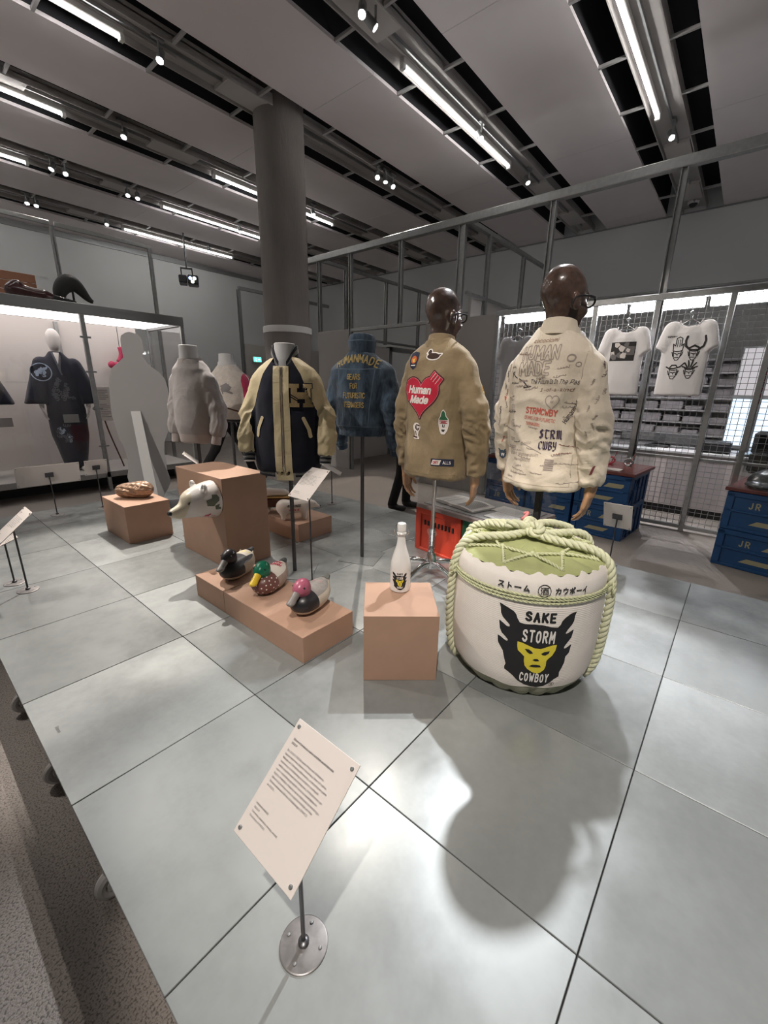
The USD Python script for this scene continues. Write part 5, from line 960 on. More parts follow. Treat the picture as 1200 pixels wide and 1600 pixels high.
PF('pepper_patch', at(ch.buffer(.004), cx_, cz_), M['patch_white'], .0018); PF('pepper_shape', at(ch.intersection(sbox(-.05, .012, .05, .08)), cx_, cz_), mat('patch_green', (.03, .13, .06), .85), .0026); PF('pepper_line', at(U(line([(-.02, .006), (.02, .006)], .003), line([(-.02, -.006), (.02, -.006)], .003), strokes('HUMAN', .007, .0016)), cx_, cz_), M['pinkred'], .0030, .008); PF('pepper_mark', at(U(line([(-.004, -.014), (-.004, -.026), (.005, -.026), (.005, -.014)], .0035), Polygon([(-.011, -.04), (.011, -.04), (.006, -.052), (-.006, -.052)])), cx_, cz_), M['ink'], .0030, .008)
fg = U(at(Point(0, 0).buffer(.021), 0, .022), Polygon([(-.010, .006), (.012, .006), (.006, -.022), (.016, -.036), (-.014, -.036), (-.004, -.022)])); fx, fz_ = -.068, .925
PF('cloth_patch', at(fg.buffer(.0055), fx, fz_), M['patch_white'], .0018); PF('patch_squiggle', at(U(Point(.004, .028).buffer(.012).difference(Point(.004, .028).buffer(.009)), line([(-.014, .03), (-.006, .014), (.008, .010), (.014, .02)], .006), line([(-.004, .0), (.004, -.018)], .005), line([(-.012, -.032), (.012, -.030)], .008), line([(-.008, .036), (.012, .038)], .006)), fx, fz_, -12), mat('patch_brown', (.07, .035, .028), .85), .0028, .008)
ax_, az_ = .098, .765; al = sbox(-.056, -.016, .056, .016).buffer(.004)
PF('word_patch', at(al, ax_, az_, 0), M['patch_navy'], .0018); PF('word_patch_half', at(affinity.skew(sbox(-.052, -.014, -.006, .014), xs=16), ax_, az_), M['patch_white'], .0026); PF('patch_lettering', at(strokes('DRY', .014, .0028), ax_ - .030, az_), M['pinkred'], .0034, .008); PF('patch_lettering', at(strokes('ALLS', .015, .003), ax_ + .026, az_), M['patch_white'], .0034, .008)
FS = KC.field('sleeve_r', 1, -1)
def PS(n, g, m, off=.0018): print_field(KT, FS, 1, -1, n, g, m, off, .012, flip=1)
PS('sleeve_patch', at(Point(0, 0).buffer(.026), .005, 1.165), mat('patch_gold', (.55, .30, .03), .8)); PS('sleeve_patch_mark', at(U(line([(-.014, .008), (0, -.010), (.014, .008)], .004), line([(-.01, -.014), (.012, -.012)], .004)), .005, 1.165), M['ink'], .0028)
mannequin('brown lacquered mannequin with black glasses on a chrome castor stand, under the khaki jacket', *KP, KR, 1.487, {1: (.03, .225, .665), -1: (.03, -.238, .655)}, {1: (.12, -.02, -1), -1: (.25, .06, -1)}, 'castor', -22)
glasses('black rimmed glasses worn by the mannequin in the khaki jacket', (KP[0], KP[1], PZ + 1.487), KR - 22)
# ---------------------------------------------------------------- cream jacket covered in writing
M['cream'] = weave('cream_canvas', (.70, .62, .51), 900., rough=.85, var=.09, vs=8., bump=.3, dark=(.62, .54, .43), fold=5.5); M['cream_seam'] = mat('cream_thread', (.50, .42, .33), .9)
CP = (1.905, .650); CR = -7
prof = coat_profile(.715, 1.425, .168, .128, .012)
sl = {'sleeve': [(-.012, .162, 1.245, .068), (-.015, .200, 1.07, .060), (.02, .208, .90, .055), (.035, .210, .765, .051)], 'sleeve_r': [(-.012, -.160, 1.245, .069), (-.03, -.206, 1.06, .064), (.01, -.218, .88, .058), (.035, -.216, .755, .054)]}
CC = Coat(prof, sl, 11, wr=1.05)
CT = thing('cream_jacket', 'cream cotton jacket seen from behind, covered in handwriting, signatures and drawings', 'jacket', (*CP, PZ), CR)
for n_ in ('body', 'sleeve', 'sleeve_r'): part('body' if n_ == 'body' else 'sleeve', CC.parts[n_], M['cream'], CT, smooth=True)
fold_collar(CT, M['cream'], 1.42)
FB2 = CC.field('body', 0, -1); FL2, FR2 = CC.field('sleeve', 0, -1), CC.field('sleeve_r', 0, -1)
def PC(n, g, m, off=.0016, e=.012): print_field(CT, FB2, 0, -1, n, g, m, off, e, flip=-1)
for pts in ([(-.16, 1.34), (-.15, 1.1), (-.16, .74)], [(.165, 1.33), (.158, 1.1), (.165, .74)], [(-.185, .742), (0, .738), (.185, .742)]): seam_line(CT, FB2, 0, -1, pts, M['cream_seam'], flip=-1)
pen = {'k': mat("pen_black", (.05, .04, .045), .9), 'g': mat('pencil_grey', (.34, .28, .25), .9), 'r': mat('pen_red', (.55, .10, .07), .9), 'b': mat('pen_brown', (.25, .13, .10), .9), 'v': mat('pen_violet', (.055, .035, .07), .9)}
def wr_(s, h, x, z, c, rot=0, w=None, shear=16, thick=0): 
    g = text(s, h, False, shear=shear)
    if w: b = g.bounds; g = affinity.scale(g, w / (b[2] - b[0]), 1, origin=(0, 0))
    if thick: g = g.buffer(thick)
    PC('handwriting', at(g, x, z, rot), pen[c])
for s_, x, z, w_ in (('HUMAN', -.015, 1.315, .165), ('MADE', -.030, 1.25, .140)):
    g = strokes(s_, .050, .0105, 1.2, .03, seed=8); b = g.bounds; g = affinity.scale(g, w_ / (b[2] - b[0]), 1, origin=(0, 0)); PC('outlined_word', at(g.buffer(.0012).difference(g.buffer(-.0018)), x, z), pen['g'])
wr_('cococlomi', .016, .0, 1.365, 'b', 2, .10); wr_('collab', .011, .01, 1.41, 'g', 0, .06)
wr_('The Future Is In The Past', .020, .062, 1.195, 'k', 0, .205, 18); wr_('1-of-a-kind', .014, .075, 1.162, 'b', 1, .14)
PC('drawn_arrow', at(U(line([(-.045, .028), (-.02, .008), (0, 0), (.02, -.012), (.042, -.034)], .0045).difference(U(sbox(-.012, -.03, -.004, .03), sbox(.012, -.04, .018, .03))), line([(-.045, .028), (-.048, .012)], .004), line([(-.045, .028), (-.032, .032)], .004), line([(.022, -.036), (.055, -.030)], .004)), -.095, 1.205), pen['k'])
PC('drawn_ring', at(Point(0, 0).buffer(.016).difference(Point(0, 0).buffer(.011)), .118, 1.29), pen['g']); PC('drawn_ring', at(Point(0, 0).buffer(.010).difference(Point(0, 0).buffer(.007)), .145, 1.265), pen['g'])
PC('drawn_heart', at(U(HEART.difference(HEART.buffer(-.006)).buffer(0)) if False else affinity.scale(HEART, .52, .56, origin=(0, 0)).boundary.buffer(.0014), .068, 1.112), pen['g']); wr_('M', .012, .068, 1.112, 'g')
g = strokes('STRMCWBY', .025, .0042, 1.1, .06, seed=2); PC('red_word', at(affinity.scale(g, .145 / (g.bounds[2] - g.bounds[0]), 1, origin=(0, 0)), .022, 1.068, -3), pen['r'])
g = strokes('GEARS FOR FUTURISTIC', .014, .0015, 1.1, .06, seed=3); PC('red_words', at(affinity.scale(g, .142 / (g.bounds[2] - g.bounds[0]), 1, origin=(0, 0)), .018, 1.035, -5), pen['r']); g = strokes('TEENAGERS', .013, .0015, 1.1, .06, seed=4); PC('red_words', at(affinity.scale(g, .07 / (g.bounds[2] - g.bounds[0]), 1, origin=(0, 0)), -.01, 1.012, -5), pen['r'])
NIB = np.array([[math.cos(math.radians(a)) * .0030, math.sin(math.radians(a)) * .0030] for a in (42, 222)])
def black_letter(s, h):
    BL = {'S': [[(2.6, 5.2), (1.8, 6), (.6, 5.2), (.6, 3.9), (2.4, 2.7), (2.4, 1), (1.4, 0), (.2, .9)], [(1.4, 6), (1.4, 0)]], 'T': [[(-.1, 5.3), (.9, 6), (3.2, 5.5)], [(1.4, 5.7), (1.1, 4.6), (1.1, 1.0), (2.0, 0), (3.0, .8)]], 'R': [[(.5, 0), (.5, 6)], [(0, 5.4), (1.6, 6), (2.5, 5), (2.3, 3.6), (.7, 3)], [(1.3, 3.1), (2.1, .5), (2.9, .3)]], 'M': [[(.2, 5.2), (.6, 6), (.6, .3)], [(.6, 5), (1.6, 6), (1.8, .4)], [(1.8, 5), (2.8, 6), (3, .5), (3.5, 0)]],
          'C': [[(2.9, 5), (1.8, 6), (.6, 5), (.5, 1.4), (1.7, 0), (2.9, 1.1)], [(2.7, 5.6), (2.7, 4.6)]], 'W': [[(.2, 6), (.5, 5), (.5, 1), (1.2, 0), (1.9, .8)], [(1.8, 6), (1.8, .9), (2.6, 0), (3.3, 1)], [(3.1, 6), (3.4, 4.5), (3.3, .9)]], 'B': [[(.5, 6), (.5, .2)], [(.1, 5.4), (1.7, 6), (2.4, 5), (2, 3.7), (.7, 3.1)], [(1.3, 3.3), (2.6, 2.4), (2.5, .8), (1.4, 0), (.4, .5)]], 'Y': [[(.3, 6), (.6, 5), (.6, 3.2), (1.4, 2.4), (2.3, 3)], [(2.2, 6), (2.4, 3), (2.2, .6), (1.2, -.6), (.4, 0)]]}
    G, x = [], 0
    for c in s:
        for l in BL[c]:
            P = [((x + a) * h / 6, b_ * h / 6) for a, b_ in l]
            for p, q in zip(P[:-1], P[1:]): G.append(shapely.MultiPoint([(p[0] + n[0] * k, p[1] + n[1] * k) for n in NIB for k in (1,)] + [(q[0] + n[0], q[1] + n[1]) for n in NIB]).convex_hull.buffer(.0006, quad_segs=1))
        x += max(a for l in BL[c] for a, _ in l) + .9
    g = U(*G); b = g.bounds; return affinity.translate(g, -(b[0] + b[2]) / 2, -h / 2)
PC('black_letter_word', at(affinity.scale(black_letter('STRM', .038), .95, 1), .075, .972), pen['v'], .0018); PC('black_letter_word', at(affinity.scale(black_letter('CWBY', .036), .85, 1), .066, .921), pen['v'], .0018)
wr_('Humanmade', .017, .142, 1.075, 'k', 68, .11, 16, .0002)
wr_('Collc', .014, -.03, .925, 'g', 12, .05); PC('pen_line', at(line([(-.05, .022), (.045, -.020)], .0026), .0, .905), pen['g']); wr_("Don't Mannequin", .014, -.045, .873, 'g', 3, .16); wr_('Managouchi', .013, -.045, .848, 'g', 2, .10)
r_ = random.Random(17)
for i in range(64):
    x, z = r_.uniform(-.165, .16), r_.uniform(.75, 1.32)
    if (z > .93 and -.07 < x < .14) and r_.random() < .85: continue
    PC('scribble', at(scribble(r_.uniform(.03, .085), r_.uniform(.006, .013), i + 3, .0020, r_.randint(3, 7)), x, z, r_.uniform(-12, 14)), pen[r_.choice('gggbk' if z > .86 else 'ggggg')])
for i in range(4): PC('pen_block', at(U(*[line([(-.015, .006 * k), (.015, .006 * k + r_.uniform(-.002, .002))], .0018) for k in range(r_.randint(2, 6))]), -.125 + .004 * i, 1.06 - .065 * i), pen['g'])
PC('grey_print', at(U(*[at(sbox(-.006, -.003, .006, .003), .008 * (k % 4) - .012, .009 * (k // 4) - .03) for k in range(24)]), .085, .845), pen['g'])
def PSL(F, n, g, m, off=.0018): print_field(CT, F, 0, -1, n, g, m, off, .012, flip=-1)
lg = affinity.scale(HEADSHAPE, .155, .155, origin=(0, 0)); PSL(FL2, 'cuff_logo', at(lg, -.203, .845), mat('cuff_logo_blue', (.05, .075, .11), .8)); PSL(FL2, 'cuff_logo_mark', at(strokes('VV', .012, .003), -.203, .842), M['patch_white'], .0028)
for i in range(13): PSL(FL2, 'scribble', at(scribble(r_.uniform(.02, .04), .010, i + 60, .0022, 4), -.19 + r_.uniform(-.025, .02), 1.26 - .028 * i, r_.uniform(60, 110)), pen[r_.choice('ggkbr')])
for i in range(10): PSL(FR2, 'scribble', at(scribble(r_.uniform(.02, .04), .010, i + 90, .0018, 4), .215 + r_.uniform(-.02, .03), 1.30 - .035 * i, r_.uniform(50, 120)), pen['g'])
PSL(FR2, 'cuff_mark', at(Polygon([(-.006, -.028), (.004, -.020), (.008, .022), (-.001, .014)]), .245, .83, -12), mat('maroon_ink', (.16, .03, .04), .8))
mannequin('brown lacquered mannequin with black glasses on a square black pole, under the cream jacket', *CP, CR, 1.49, {1: (.035, .212, .735), -1: (.04, -.222, .725)}, {1: (.10, -.12, -1), -1: (.06, .12, -1)}, 'pole', -24)
glasses('black rimmed glasses worn by the mannequin in the cream jacket', (CP[0], CP[1], PZ + 1.49), CR - 24)
# ---------------------------------------------------------------- cream and navy varsity jacket on a bust form
M['navy'] = weave('navy_wool', (.010, .011, .022), 600., rough=.95, var=.3, vs=12., bump=.5, sheen=.12); M['butter'] = weave('cream_leather', (.58, .49, .31), 300., rough=.5, var=.10, vs=9., bump=.1, sheen=0, fold=9.)
M['rib_dark'] = weave('dark_rib', (.018, .019, .025), 500., var=.1, bump=.5); M['rib_grey'] = weave('grey_rib', (.20, .20, .20), 500., var=.1, bump=.5); M['zip'] = mat('zip_brown', (.10, .06, .045), .5); M['chenille'] = weave('tan_chenille', (.34, .25, .125), 300., var=.25, vs=40., bump=.9)
def cuff_bands(t, L, mats, length, swell=.0, tip=None):
    a, b = np.array(L[-2][:3]), np.array(L[-1][:3]); d = (b - a) / np.linalg.norm(b - a); r0 = L[-1][3]; n = len(mats); s = b - d * .01
    for i, m in enumerate(mats):
        u0, u1 = i / n * length, (i + 1) / n * length; q = r0 * (.86 - .10 * (i + .5) / n)
        part('cuff_band', tube([s + d * (u0 + .0003), s + d * (u0 + .15 * (u1 - u0)), s + d * (u1 - .15 * (u1 - u0)), s + d * (u1 - .0003)], [q * .97, q, q, q * .97], 24), m, t, smooth=50)
    if tip is not None: part('cuff_disc', tube([s + d * length, s + d * (length + .004)], r0 * .72, 24), tip, t, smooth=50)
VP = (1.425, 1.995); VR = 218
prof = [(.675, .186, .128, .0), (.72, .196, .135, .0), (.85, .192, .132, 0), (1.0, .185, .128, -.002), (1.12, .188, .125, -.004), (1.20, .180, .112, -.006), (1.25, .155, .098, -.008), (1.285, .108, .084, -.008), (1.31, .070, .070, -.006)]
sl = {'sleeve': [(-.01, .135, 1.165, .072), (-.01, .200, 1.0, .058), (.03, .228, .88, .052), (.05, .226, .775, .044)], 'sleeve_r': [(-.01, -.135, 1.165, .072), (-.01, -.208, 1.0, .058), (.03, -.232, .88, .052), (.055, -.224, .785, .044)]}
VC = Coat(prof, sl, 23, wr=1.1, drape=.4)
VT = thing('varsity_jacket', 'navy varsity jacket with cream leather sleeves and a tan letter H', 'jacket', (*VP, PZ), VR)
rag_ = lambda v: np.where(v[:, 2] > 1.0, np.abs(v[:, 1]) - np.interp(v[:, 2], [1.0, 1.06, 1.13, 1.22, 1.30], [.20, .165, .140, .105, .052]), -1.)
for nm, sg in (('sleeve', 1), ('sleeve_r', -1)):
    body_, extra = split(VC.parts['body'], np.minimum(rag_(VC.parts['body'].vertices), sg * VC.parts['body'].vertices[:, 1])); VC.parts['body'] = body_
    part('sleeve', join([VC.parts[nm]] + ([extra] if extra is not None else [])), M['butter'], VT, smooth=True)
VC.parts['body'] = split(VC.parts['body'], np.where(VC.parts['body'].vertices[:, 0] > 0, VC.parts['body'].vertices[:, 2] - 1.235 - .95 * np.abs(VC.parts['body'].vertices[:, 1]), -1.))[0]
part('body', VC.parts['body'], M['navy'], VT, smooth=True)
for L in sl.values(): cuff_bands(VT, L, [M['rib_dark'], M['rib_grey'], M['rib_dark'], M['rib_grey'], M['rib_dark']], .062, tip=M['white_paint'])
for i, m in enumerate((M['rib_dark'], M['rib_grey'], M['rib_dark'])):
    z = 1.316 + i * .021; part('collar_band', ring([(.0 - i * .003, z), (-.012, z), (-.012 - i * .002, z + .0208), (-.002 - i * .003, z + .0208)], .080, .080, .30, 2 * math.pi - .30, 48, cx=-.004, fz=lambda a: -.105 * ((1 + math.cos(a)) / 2) ** 6), m, VT, smooth=40)
for i, m in enumerate((M['rib_dark'], M['rib_grey'], M['rib_dark'])):
    z = .650 + .0125 * i; part('hem_band', ring([(0, z), (.006, z), (.006, z + .012), (0, z + .012)], .119, .177, .34, 2 * math.pi - .34, 60), m, VT, smooth=40)
FV = VC.field('body', 0, 1); PV = lambda n, g, m, off=.0018, e=.014: print_field(VT, FV, 0, 1, n, g, m, off, e, flip=1)
PV('placket', Polygon([(-.045, 1.262), (.040, 1.262), (.046, 1.0), (.05, .66), (.052, .632), (-.048, .632), (-.048, 1.0)]), M['butter'], .003)
for x in (-.006, .006): PV('zip_tape', line([(x, 1.255), (x + .001, 1.0), (x + .001, .64)], .0035), M['zip'], .0045)
PV('zip_teeth', line([(0, 1.255), (.001, 1.0), (.001, .64)], .003), M['chrome'], .0052); PV('zip_pull', at(sbox(-.003, -.016, .003, .004), 0, 1.235), M['chrome'], .007)
Hs = U(sbox(-.054, -.062, -.020, .062), sbox(.020, -.062, .054, .062), sbox(-.03, -.018, .03, .018), sbox(-.062, .040, -.010, .062), sbox(.010, .040, .062, .062), sbox(-.062, -.062, -.010, -.040), sbox(.010, -.062, .062, -.040)).difference(U(line([(-.06, .008), (-.02, -.016)], .005), line([(-.06, -.004), (-.02, -.028)], .005)))
PV('letter_patch', at(Hs.buffer(.004), .108, 1.108), M['navy'], .0030); PV('letter_patch', at(Hs, .108, 1.108), M['chenille'], .0065)
PV('pocket_welt', line([(.118, .985), (.145, .925), (.152, .885)], .019), M['butter'], .004); PV('pocket_welt', line([(-.118, .985), (-.145, .925), (-.152, .885)], .019), M['butter'], .004)
bust('grey linen bust form on a dark pole, wearing the cream and navy varsity jacket', *VP, VR, 1.385, zb=.72)
# ---------------------------------------------------------------- denim jacket
M['denim'] = weave('blue_denim', (.075, .115, .165), 900., rough=.9, var=.5, vs=13., bump=.4, dark=(.010, .020, .038), stretch=(1.5, 1.5, .45), fold=8.); M['denim_seam'] = mat('pale_denim_seam', (.105, .15, .20), .9); M['gold_thread'] = mat('gold_thread', (.44, .33, .13), .9, var=.5, vs=60.)
DP = (1.895, 1.835); DR = 22
prof = [(.865, .150, .108, .0), (.895, .152, .110, 0), (.925, .172, .126, 0), (1.05, .172, .126, -.004), (1.18, .178, .124, -.01), (1.26, .172, .108, -.012), (1.31, .140, .094, -.012), (1.345, .100, .080, -.012), (1.37, .07, .070, -.010)]
sl = {'sleeve': [(-.012, .140, 1.235, .070), (-.01, .190, 1.06, .060), (.045, .196, .90, .052), (.085, .185, .79, .045)], 'sleeve_r': [(-.012, -.142, 1.235, .072), (-.03, -.205, 1.06, .066), (.01, -.225, .90, .058), (.04, -.220, .775, .048)]}
DC = Coat(prof, sl, 31, wr=.95, drape=.8)
DT = thing('denim_jacket', 'blue denim jacket seen from behind, with gold lettering across its back', 'jacket', (*DP, PZ), DR)
for n_ in ('body', 'sleeve', 'sleeve_r'): part('body' if n_ == 'body' else 'sleeve', DC.parts[n_], M['denim'], DT, smooth=True)
part('collar', ring([(0.004, 1.35), (-.004, 1.46), (.002, 1.468), (.010, 1.462), (.018, 1.425), (.012, 1.38), (.012, 1.35)], .066, .068, .5, 2 * math.pi - .5, 44, cx=-.010, fz=lambda a: -.016 * (1 + math.cos(a)) * .5), M['denim'], DT, smooth=50)
part('collar_seam', ring([(.019, 1.424), (.0195, 1.427), (.018, 1.430), (.0175, 1.427)], .066, .068, .5, 2 * math.pi - .5, 40, cx=-.010), M['denim_seam'], DT)
part('waistband', ring([(0, .862), (.007, .862), (.008, .898), (0, .900)], .108, .152, .12, 2 * math.pi - .12, 60), M['denim'], DT, smooth=40)
for L in sl.values(): cuff_bands(DT, L, [M['denim']], .05)
FD = DC.field('body', 0, -1); PD = lambda n, g, m, off=.0018, e=.014: print_field(DT, FD, 0, -1, n, g, m, off, e, flip=-1)
for pts in ([(-.15, 1.268), (-.05, 1.262), (.05, 1.262), (.15, 1.268)], [(-.118, 1.26), (-.095, 1.05), (-.080, .92)], [(.118, 1.26), (.095, 1.05), (.080, .92)], [(-.15, .925), (0, .922), (.15, .925)]): seam_line(DT, FD, 0, -1, pts, M['denim_seam'], .0042, flip=-1)
for i, c_ in enumerate('HUMANMADE'):
    u = (i - 4) / 4; PD('stitched_letter', at(strokes(c_, .042, .0075, seed=i), .125 * u, 1.325 - .030 * u * u, -14 * u), M['gold_thread'], .0024, .012)
for s_, z, w_ in (('GEARS', 1.218, .085), ('FOR', 1.165, .048), ('FUTURISTIC', 1.110, .145), ('TEENAGERS', 1.055, .135)):
    g = strokes(s_, .029, .0058, 1.2, .05, seed=5); b = g.bounds; PD('stitched_word', at(affinity.scale(g, w_ / (b[2] - b[0]), 1, origin=(0, 0)), -.006, z), M['gold_thread'], .0024, .012)
bust('dark pole form hidden inside the blue denim jacket', *DP, DR, 1.42, zb=.87)
# ---------------------------------------------------------------- grey sweatshirt and pale souvenir jacket
M['heather'] = weave('heather_grey', (.33, .305, .30), 600., rough=.95, var=.10, vs=12., bump=.4, dark=(.27, .25, .245), fold=5.); M['heather2'] = weave('heather_rib', (.38, .335, .32), 400., rough=.95, var=.08, vs=10., bump=.6)
GP = (1.41, 3.09); GR = 197
prof = [(.735, .136, .090, 0), (.80, .142, .096, 0), (.86, .158, .108, 0), (1.0, .158, .105, 0), (1.13, .156, .10, -.005), (1.21, .150, .094, -.008), (1.26, .145, .096, -.01), (1.30, .105, .082, -.01), (1.33, .074, .072, -.008)]
sl = {'sleeve': [(-.01, .136, 1.17, .070), (-.03, .190, 1.0, .054), (-.01, .210, .88, .051), (.01, .205, .80, .043)], 'sleeve_r': [(-.01, -.132, 1.17, .072), (-.01, -.17, 1.0, .056), (.02, -.18, .88, .052), (.03, -.18, .80, .043)]}
GC = Coat(prof, sl, 41, wr=.9, drape=.35)
GT = thing('grey_sweatshirt', 'heather grey sweatshirt turned to the left on a grey bust form', 'sweatshirt', (*GP, PZ), GR)
GC.cut('body', 'hem', lambda v: .805 - v[:, 2])
part('body', GC.parts['body'], M['heather'], GT, smooth=True); part('hem_rib', GC.parts['hem'], M['heather2'], GT, smooth=True)
for n_ in ('sleeve', 'sleeve_r'): part('sleeve', GC.parts[n_], M['heather'], GT, smooth=True)
for L in sl.values(): cuff_bands(GT, L, [M['heather2']], .075, tip=M['heather2'])
part('neck_rib', ring([(0, 1.308), (.009, 1.308), (.006, 1.340), (-.002, 1.340)], .074, .076, n=44, cx=-.008, fz=lambda a: -.008 * math.cos(a)), M['heather2'], GT, smooth=40)
bust('grey linen bust form wearing the grey sweatshirt', *GP, GR, 1.425, zb=.78, rn=.062)
M['emboss'] = weave('pale_embossed_satin', (.50, .455, .41), 90., rough=.6, var=.2, vs=30., bump=1.0); M['rose'] = weave('rose_satin', (.46, .035, .10), 400., rough=.5, var=.1, bump=.2)
FP = (1.90, 3.43); FR = 205
prof = [(.85, .15, .115, 0), (.88, .17, .125, 0), (1.0, .178, .13, 0), (1.13, .178, .124, -.004), (1.21, .168, .108, -.008), (1.26, .14, .094, -.008), (1.30, .10, .08, -.008), (1.33, .072, .07, -.008)]
sl = {'sleeve': [(-.01, .142, 1.18, .07), (-.01, .20, 1.0, .06), (.02, .215, .86, .05)], 'sleeve_r': [(-.01, -.142, 1.18, .07), (-.01, -.20, 1.0, .06), (.02, -.215, .86, .05)]}
SC = Coat(prof, sl, 51, wr=.9, drape=.6, h=.012)
ST = thing('souvenir_jacket', 'pale satin souvenir jacket with rose red sleeves, behind the grey sweatshirt', 'jacket', (*FP, PZ), FR)
SC.cut('body', 'hem', lambda v: .875 - v[:, 2])
part('body', SC.parts['body'], M['emboss'], ST, smooth=True); part('hem_band', SC.parts['hem'], M['rib_dark'], ST, smooth=True)
for n_ in ('sleeve', 'sleeve_r'): part('sleeve', SC.parts[n_], M['rose'], ST, smooth=True)
FS_ = SC.field('body', 0, 1); r_ = random.Random(9)
bird = U(*[line([(r_.uniform(-.05, .03), r_.uniform(-.04, .04)), (r_.uniform(-.03, .06), r_.uniform(-.05, .045))], r_.uniform(.005, .016)) for _ in range(11)], Polygon([(-.06, .02), (.0, .045), (.05, .01), (.03, -.02), (-.02, -.03)]))
print_field(ST, FS_, 0, 1, 'ink_bird', at(bird, .055, 1.13), M['ink_grey'], .002, .014, 1); print_field(ST, FS_, 0, 1, 'dark_stripe', line([(.02, .985), (.14, .945)], .012), M['cart'], .002, .014, 1)
for i in range(2):
    F2 = SC.field('sleeve', 1, 1); print_field(ST, F2, 1, 1, 'sleeve_stripe', line([(-.03 + .03 * i, 1.24), (-.03 + .03 * i, .95)], .009), M['patch_white'], .002, .014, 1)
part('collar', ring([(0, 1.315), (.008, 1.315), (.006, 1.345), (-.002, 1.345)], .07, .072, n=40, cx=-.008), M['bustgrey'], ST, smooth=40)
bust('second grey bust form, behind the sweatshirt, wearing the pale souvenir jacket', *FP, FR, 1.412, zb=.86, rn=.06)
# ---------------------------------------------------------------- cut-out standee seen from behind
SIL = [(0.038, 1.613), (0.001, 1.601), (-0.033, 1.575), (-0.043, 1.536), (-0.044, 1.478), (-0.041, 1.43), (-0.041, 1.386), (-0.087, 1.34), (-0.148, 1.289), (-0.176, 1.2), (-0.189, 1.12), (-0.198, 0.999), (-0.203, 0.866), (-0.192, 0.772), (-0.183, 0.709), (-0.179, 0.65), (-0.162, 0.612), (-0.147, 0.568), (-0.133, 0.447), (-0.139, 0.347), (-0.159, 0.27), (-0.153, 0.224), (-0.148, 0.155), (-0.112, 0.058), (0.003, 0.022), (0.127, 0.031), (0.189, 0.12), (0.22, 0.189), (0.214, 0.237), (0.197, 0.32), (0.203, 0.401), (0.194, 0.494), (0.208, 0.595), (0.245, 0.683), (0.273, 0.771), (0.291, 0.913), (0.301, 1.086), (0.285, 1.201), (0.252, 1.252), (0.183, 1.311), (0.138, 1.365), (0.114, 1.419), (0.139, 1.445), (0.133, 1.489), (0.131, 1.557), (0.108, 1.595)]
t = thing('cutout_standee', 'blank grey back of a life-size cut-out figure propped by a white strut', 'standee', (1.5, 4.45, PZ), 70.1 - 90)
M['greyboard2'] = mat('grey_card_back', (.40, .395, .39), .85, var=.03, vs=1.5)
part('board', basis(extr(Polygon(SIL).buffer(.004).buffer(-.004), .012), (0, .006, 0), (1, 0, 0), (0, 0, 1), (0, -1, 0)), M['greyboard2'], t, smooth=False)
part('strut', extr(Polygon([(-.035, 0), (.05, 0), (.02, .90), (-.045, .90)]), .008) if False else basis(extr(Polygon([(-.048, 0), (.048, 0), (.035, .90), (-.045, .90)]), .010), (.04, -.22, 0), (1, 0, 0), (-.045, .235, 1), (0, -1, .2)), mat('white_strut', (.70, .71, .70), .8), t, smooth=False)
part('base_disc', moved(lathe([(0, 0), (.16, 0), (.16, .006), (0, .006)], 36), (.22, -.22, 0)), M['pole'], t)
# ---------------------------------------------------------------- glass case on the left with two robed mannequins
KY0, KY1, KX0, KX1 = 5.95, 7.08, -1.6, 2.78
kc = thing('display_case', 'large lit glass display case with steel edges along the left wall', 'display case', (0, 0, 0))
part('base', bx(KX0, KX1, KY0, KY1, .17, .21, .004), M['panel'], kc, label='raised case floor'); part('front_ledge', bx(KX0, KX1, KY0 - .015, KY0 + .005, .165, .235, .003), M['steel'], kc)
part('plinth', bx(KX0 + .1, KX1 - .2, KY0 + .35, KY1, 0, .17), M['black'], kc, smooth=False)
part('header', [bx(KX0, KX1, KY0 - .02, KY0 + .04, 2.055, 2.165, .004), bx(KX1 - .04, KX1, KY0 + .04, KY1, 2.055, 2.165, .004)], M['steel_dark'], kc, kind=None)
part('roof', bx(KX0, KX1 - .04, KY0 + .04, KY1, 2.12, 2.16), M['panel'], kc, smooth=False); part('light_panel', bx(KX0 + .02, KX1 - .06, KY0 + .06, KY1 - .04, 2.085, 2.115), glow('case_light', (1, .93, .90), CASE_LIGHT), kc, smooth=False, label='glowing diffuser under the case roof')
M['case_back'] = mat('case_backing', (.62, .575, .55), .85, var=.05, vs=1.2)
part('back_wall', bx(KX0, KX1 - .2, KY1 - .05, KY1 - .02, 1.30, 2.08), M['case_back'], kc, smooth=False); part('back_wall', bx(KX0, KX1 - .2, KY1 - .05, KY1 - .02, .21, 1.296), M['case_back'], kc, smooth=False)
for x in (-.9, 1.615, KX1 - .022): part('post', bx(x - .022, x + .022, KY0 - .015, KY0 + .03, 0 if x > 0 else .2, 2.06, .003), M['steel'], kc)
for x in (1.615, KX1 - .022): part('rear_post', bx(x - .02, x + .02, KY1 - .09, KY1 - .05, .21, 2.06, .003), M['steel'], kc)
part('clip', [bx(1.56, 1.67, KY0 - .02, KY0 - .012, z, z + .02) for z in (.55, 1.0, 1.42, 1.80)], M['steel_dark'], kc, smooth=False)
for a, b_ in ((KX0, -.93), (-.87, 1.58), (1.65, KX1 - .05)): part('glass_pane', bx(a, b_, KY0 + .008, KY0 + .014, .235, 2.055), M['glass'], kc, smooth=False)
part('side_pane', bx(KX1 - .014, KX1 - .008, KY0 + .03, KY1 - .05, .21, 2.055), M['glass'], kc, smooth=False)
